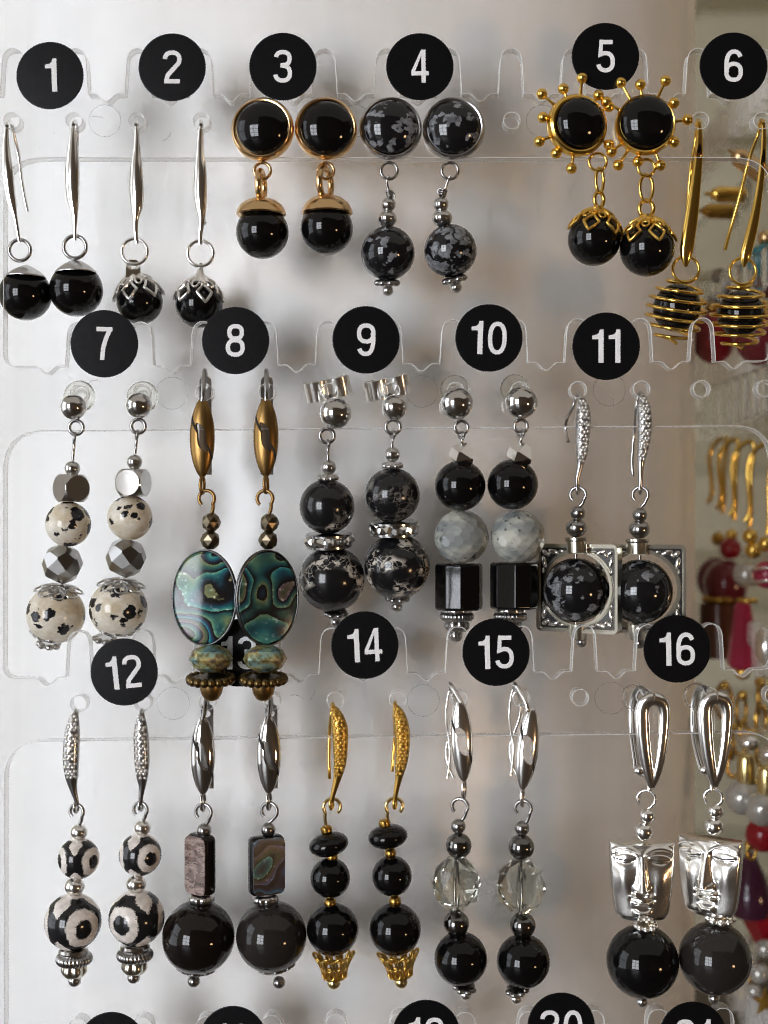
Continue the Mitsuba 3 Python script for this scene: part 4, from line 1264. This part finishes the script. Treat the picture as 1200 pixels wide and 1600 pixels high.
for i, (lab, tx, ty, bx, by, ey, s1, s2, fc, yaw, ds, bb, eb, m_) in enumerate((
        ('left silver loop earring with silver face bead over shiny black ball under sticker sixteen', 1019.5, 1087, 998.5, 1204, (1010, 1248, 1013, 1263), (1011.5, 1274.5), (1006, 1299), (1003, 1376, 50.5, 38.5, 122), -7, (1009, 1446, 20), (1004, 1502), (1003, 1565), 'black'),
        ('right silver loop earring with turned silver face bead over dark grey ball', 1117.5, 1085, 1101, 1203, (1114.5, 1246, 1117, 1258), (1118, 1267), (1115.5, 1291), (1108, 1370, 52, 39, 120), -35, (1125, 1434, 25), (1117, 1497), (1115.5, 1559.5), 'grey_sheen'))):
    e = earring('clip_earring', lab, 16, [(1080, 20), (1300, 8), (1530, 0)])
    loop = [(0, -4, 8, 10.5), (-13, -11, 6, 11), (-17, -36, 5, 12), (-14, -77, 5, 11), (-8, -115, 3, 9), (-1, -143, 0, 5)]
    loop2 = [(0, -4, 8, 10.5), (14, -12, 6, 10), (17.5, -38, 5, 9), (14, -78, 5, 8), (8, -114, 3, 7), (-1, -143, 0, 5)]
    a = wire(loop, None, 60, 16, .7); b = wire(loop2, None, 60, 16, .7)
    e.add('teardrop_loop', tm(mf(a) + mf(b)), 'silver', tx, ty, smooth=50)
    e.add('clip_lever', wire(Y([(tx - 6, ty + 2, -6), (tx - 18, ty - 4, -30), (tx - 24, ty + 30, -40), (tx - 23, ty + 80, -30), (bx, by, -14)]), 6, 50, 12, .4), 'chrome')
    e.add('clip_pad', ring(20, 2.2), 'acrylic', tx - 20, ty + 8, -36)
    B(e, 'hinge_ball', bx, by, 8.5, 'silver')
    e.add('hinge', wire(Y([(bx, by + 4, -8), (tx - 9, ty + 128, -4), (tx - 5, ty + 148, 0)]), 4.2, 24), 'silver')
    eye_pin(e, *ey[:2], 13, *ey[2:], 2.7, 'silver')
    B(e, 'spacer_bead', *s1, 12, 'silver')
    B(e, 'spacer_bead', *s2, 14.8, 'silver')
    fm = face_mesh(fc[2], fc[3], fc[4], 18)
    e.add('face_bead', rot(fm, 'y', yaw), 'face_silver', fc[0], fc[1], smooth=45)
    e.add('daisy_spacer', daisy(ds[2], 9), 'silver', ds[0], ds[1])
    B(e, 'bead', *bb, 56, m_)
    B(e, 'end_ball', *eb, 9, 'chrome')

# ------------------------------------------------------------------ side panel and the earrings on it, far behind on the right
side = Thing('side_panel', 'blurred clear acrylic side panel seen edge on at the right', 'display panel')
SX = 790.0
def side_add(part, poly, z0, z1, material, flat=False):
    m = flat_sheet(flip(poly), z0) if flat else extrude(flip(poly), z0, z1)
    v = np.asarray(m.vertices)
    # panel x runs back in depth: (x, y, z) -> world
    w = np.stack([(SX + v[:, 2]) * S, (v[:, 0]) * S, (800 + v[:, 1]) * S * 1.28], 1)
    key = fresh(side.key + '__' + part)
    scene[key] = mikit.ply(trimesh.Trimesh(w, m.faces, process=False), 'mat_' + material, 35 if not flat else False)


sp_ = panel_polygon(360, 1700, [400] * 4, [1650] * 4, -330, 1960)
side_add('sheet', sp_.buffer(-2.6, join_style=2), -1, 0, 'sheet', True)
m = walls(flip(sp_), -25, 0); v = np.asarray(m.vertices)
scene[fresh(side.key + '__cut_edge')] = mikit.ply(trimesh.Trimesh(np.stack([(SX + v[:, 2]) * S, v[:, 0] * S, (800 + v[:, 1]) * S * 1.28], 1), m.faces, process=False), 'mat_cut', 30)
for i in range(7):
    side.add('prong', rounded_box(26, 78, 22, 9), 'acrylic', 1108 + 15 * i, 646 - 6 * i, 0, t=-1000 + 80 * i)
    side.add('prong', rounded_box(24, 60, 20, 8), 'acrylic', 1106 + 16 * i, 470 - 9 * i, 0, t=-950 + 80 * i)


def far(name, label, t):
    return Thing(name, label, 'earring', 'blurred earrings on the far side panel', t)


def far_hook(e, x, y, h, w, material='gold'):
    e.add('hook', wire(Y([(x - w, y + h * .86, -10), (x - w * .9, y + h * .4, -4), (x - w * .45, y + 6, 0), (x, y, 2), (x + 2, y + h * .3, 4), (x, y + h * .75, 6), (x - 3, y + h, 4)]), 3.6, 60, 10), material)


def bullet(e, x, y, a, material, L=62, r=15):
    m = lathe([(.01, L / 2 + 12), (3, L / 2 + 10), (3, L / 2 + 3), (r * .6, L / 2), (r, L / 2 - 10), (r, -L / 2 + 4), (r * 1.05, -L / 2), (.01, -L / 2)], 32)
    e.add('bullet_back', rot(m, 'z', a), material, x, y)
    e.add('clear_disc', rot(rot(lathe([(.01, 4), (24, 3), (26, 0), (24, -3), (.01, -4)], 32), 'z', a), 'y', 0), 'silicone', x - math.sin(math.radians(a)) * -(L / 2 + 4), y - math.cos(math.radians(a)) * -(L / 2 + 4))


e = far('far_stud_earring', 'blurred gold bullet earring back behind the gold hook, uppermost of three', -560); bullet(e, 1172, 258, 55, 'rose_gold')
e = far('far_stud_earring', 'blurred bright gold bullet earring back pointing left, middle of three', -640); bullet(e, 1137, 304, 88, 'gold', 50, 12)
e = far('far_stud_earring', 'blurred dark gold bullet earring back pointing left, lowest of three', -800); bullet(e, 1122, 330, 88, 'dirty_gold', 46, 12)
e = far('far_bead_earring', 'blurred turquoise bead hanging at the right edge', -620); B(e, 'bead', 1194, 408, 27, 'teal'); B(e, 'bead', 1196, 372, 12, 'rose_gold'); B(e, 'lower_bead', 1204, 445, 22, 'amber')
e = far('far_bead_earring', 'blurred red bead behind the left spiral cage at the panel corner', -760); B(e, 'bead', 1115, 528, 34, 'red', 1.2); B(e, 'spacer_bead', 1112, 482, 10, 'dirty_gold')
e = far('far_bead_earring', 'blurred dark red bead behind the right spiral cage', -640); B(e, 'bead', 1188, 530, 38, 'wine', 1.1); B(e, 'spacer_bead', 1190, 480, 11, 'gold')
for i, (x, t, lab) in enumerate(((1118, -1050, 'blurred thin gold hook earring, leftmost in the right background'), (1136, -900, 'blurred gold hook earring second from left in the right background'), (1160, -760, 'blurred gold hook earring with pink cone in the right background'), (1188, -640, 'blurred large gold hook earring at the right edge'))):
    e = far('far_hook_earring', lab, t)
    far_hook(e, x + 12, 684 + 3 * i, 118 + 8 * i, 22 + 4 * i)
    yb = 806 + 9 * i
    if i == 0:
        B(e, 'bead', 1122, 842, 11, 'dirty_gold'); B(e, 'large_bead', 1118, 905, 30, 'wine', 1.15)
    if i == 1:
        B(e, 'spacer_bead', 1143, 836, 9, 'gold'); B(e, 'red_bead', 1141, 857, 17, 'red'); B(e, 'large_bead', 1134, 912, 34, 'wine', 1.1)
        e.add('gold_band', donut(30, 5), 'dirty_gold', 1126, 936); e.add('amber_tube', lathe([(.01, 44), (30, 42), (31, 0), (30, -42), (.01, -44)], 32), 'amber', 1124, 985)
    if i == 2:
        B(e, 'spacer_bead', 1172, 838, 12, 'gold'); B(e, 'spacer_bead', 1177, 860, 13, 'gold'); B(e, 'crystal_bead', 1166, 898, 20, 'pearl')
        e.add('gold_band', donut(17, 4), 'gold', 1168, 938)
        e.add('pink_cone', lathe([(.01, 52), (12, 50), (17, 20), (26, -44), (22, -52), (.01, -53)], 7), 'pink', 1161, 992, smooth=False)
        B(e, 'end_bead', 1160, 1050, 12, 'gold')
    if i == 3:
        B(e, 'spacer_bead', 1196, 850, 12, 'gold'); B(e, 'red_bead', 1199, 898, 22, 'pink'); e.add('spiral', wire([(24 * math.cos(a) + 1199, -880 - 3.2 * a, 24 * math.sin(a)) for a in np.linspace(0, 12, 40)], 2.2, 120, 8), 'silver')
        B(e, 'end_bead', 1198, 1010, 18, 'silver', 1.8)
for i, (x, y, t) in enumerate(((1130, 1095, -820), (1158, 1110, -760), (1185, 1090, -700), (1142, 1160, -900), (1172, 1170, -820))):
    e = far('far_chain_earring', ['blurred gold loop high left of the chain cluster beside sticker sixteen', 'blurred gold loop in the middle of the chain cluster', 'blurred gold loop nearest the right edge beside sticker sixteen', 'blurred low gold loop left behind the silver clip', 'blurred low gold loop above the pearl beads'][i], t)
    e.add('loop', ring(17, 3.2, 'y', 30 + 20 * i, ry=26), 'dirty_gold', x, y)
    e.add('loop', ring(12, 3.2, 'y', 70 - 20 * i, ry=20), 'gold', x + 4, y + 34)
    B(e, 'bead', x + 2, y - 24, 8, 'gold')
for i, (x, y, t) in enumerate(((1160, 1246, -520), (1192, 1264, -470))):
    e = far('far_pearl_earring', ['blurred silver pearl earring with gold cap, left of two', 'blurred silver pearl earring with gold cap, at the right edge'][i], t)
    B(e, 'stud_ball', x + 10, y - 86, 16, 'silver', .8)
    e.add('gold_cap', lathe([(.01, 24), (9, 24), (14, 16), (15, -16), (11, -24), (.01, -24)], 24), 'pale_gold', x + 6, y - 44)
    B(e, 'pearl', x, y, 27, 'pearl')
e = far('far_bead_earring', 'blurred round red bead under the pearls at the right edge', -620); B(e, 'bead', 1192, 1304, 27, 'red'); e.add('link', ring(7, 2.5, ry=13), 'gold', 1174, 1330)
e = far('far_drop_earring', 'blurred purple glass drop beside the turned silver face', -700); e.add('drop', lathe([(.01, 56), (8, 50), (26, 12), (34, -20), (26, -46), (.01, -56)], 32), 'purple', 1172, 1385); B(e, 'bead', 1172, 1320, 9, 'gold')
e = far('far_drop_earring', 'blurred red glass drop hanging lowest at the right', -780); e.add('drop', rot(lathe([(.01, 62), (8, 52), (30, -10), (24, -52), (.01, -62)], 6), 'z', 20), 'red', 1186, 1420, smooth=False)
e = far('far_bead_earring', 'blurred row of clear beads low at the right edge', -700)
for x, y, r in ((1170, 1500, 13), (1186, 1520, 16), (1178, 1548, 11), (1195, 1482, 14)): B(e, 'bead', x, y, r, 'pearl')
e = far('far_star_earring', 'blurred small gold star at the bottom right corner', -560)
e.add('star', extrude(Polygon([((22 if k % 2 == 0 else 9) * math.sin(math.pi * k / 5), (22 if k % 2 == 0 else 9) * math.cos(math.pi * k / 5)) for k in range(10)]), -3, 3), 'gold', 1196, 1566, smooth=False)

e = far('far_bead_earring', 'blurred cluster of small grey crystal beads between the two gold hooks', -850)
for x, y, r in ((1122, 430, 11), (1140, 452, 13), (1118, 470, 12), (1152, 425, 10), (1135, 488, 14), (1160, 462, 11)): e.add('bead', facet_sphere(r, 18, int(x), .4), 'steel', x, y, smooth=False)
e = far('far_bead_earring', 'blurred gold and amber beads low behind the dark grey ball at right', -900)
for x, y, r, m_ in ((1178, 1450, 9, 'gold'), (1166, 1470, 10, 'pearl'), (1190, 1462, 8, 'dirty_gold'), (1172, 1530, 8, 'gold'), (1160, 1555, 10, 'pale_gold')): B(e, 'bead', x, y, r, m_)

# ------------------------------------------------------------------ dust on the clear panel and lint on the column
g = np.random.default_rng(11)
sp = []
while len(sp) < 170:
    x, y = g.uniform(0, 1200), g.uniform(0, 1600)
    if full.contains(Point(x, y)):
        r = .35 + .75 * g.random() ** 3
        sp.append(move(scl(ball(r, 1), 1, g.uniform(.6, 1.6), .5), x, -y, .2))
scene['dust'] = mikit.ply(trimesh.Trimesh(to_world(cat(*sp).vertices, 0), cat(*sp).faces, process=False), 'mat_paint')
hs = []
for _ in range(9):
    while True:
        x, y = g.uniform(20, 1180), g.uniform(20, 1580)
        if full.contains(Point(x, y).buffer(12)): break
    a0, c0 = g.uniform(0, 6.28), g.uniform(-.06, .06)
    pts, hd = [np.array([x, -y, .4])], a0
    for q in range(9):
        hd += c0 * 3 + g.normal(0, .12); pts.append(pts[-1] + [2.4 * math.cos(hd), 2.4 * math.sin(hd), 0])
    hs.append(tube(pts, .32, 5))
hs = cat(*hs)
scene['lint'] = mikit.ply(trimesh.Trimesh(to_world(hs.vertices, 0), hs.faces, process=False), 'mat_lint')
labels['lint'] = {'label': 'fine short fibres of lint stuck to the clear panel', 'category': 'lint', 'kind': 'stuff'}
labels['dust'] = {'label': 'fine pale dust specks lying on the clear panel', 'category': 'dust', 'kind': 'stuff'}
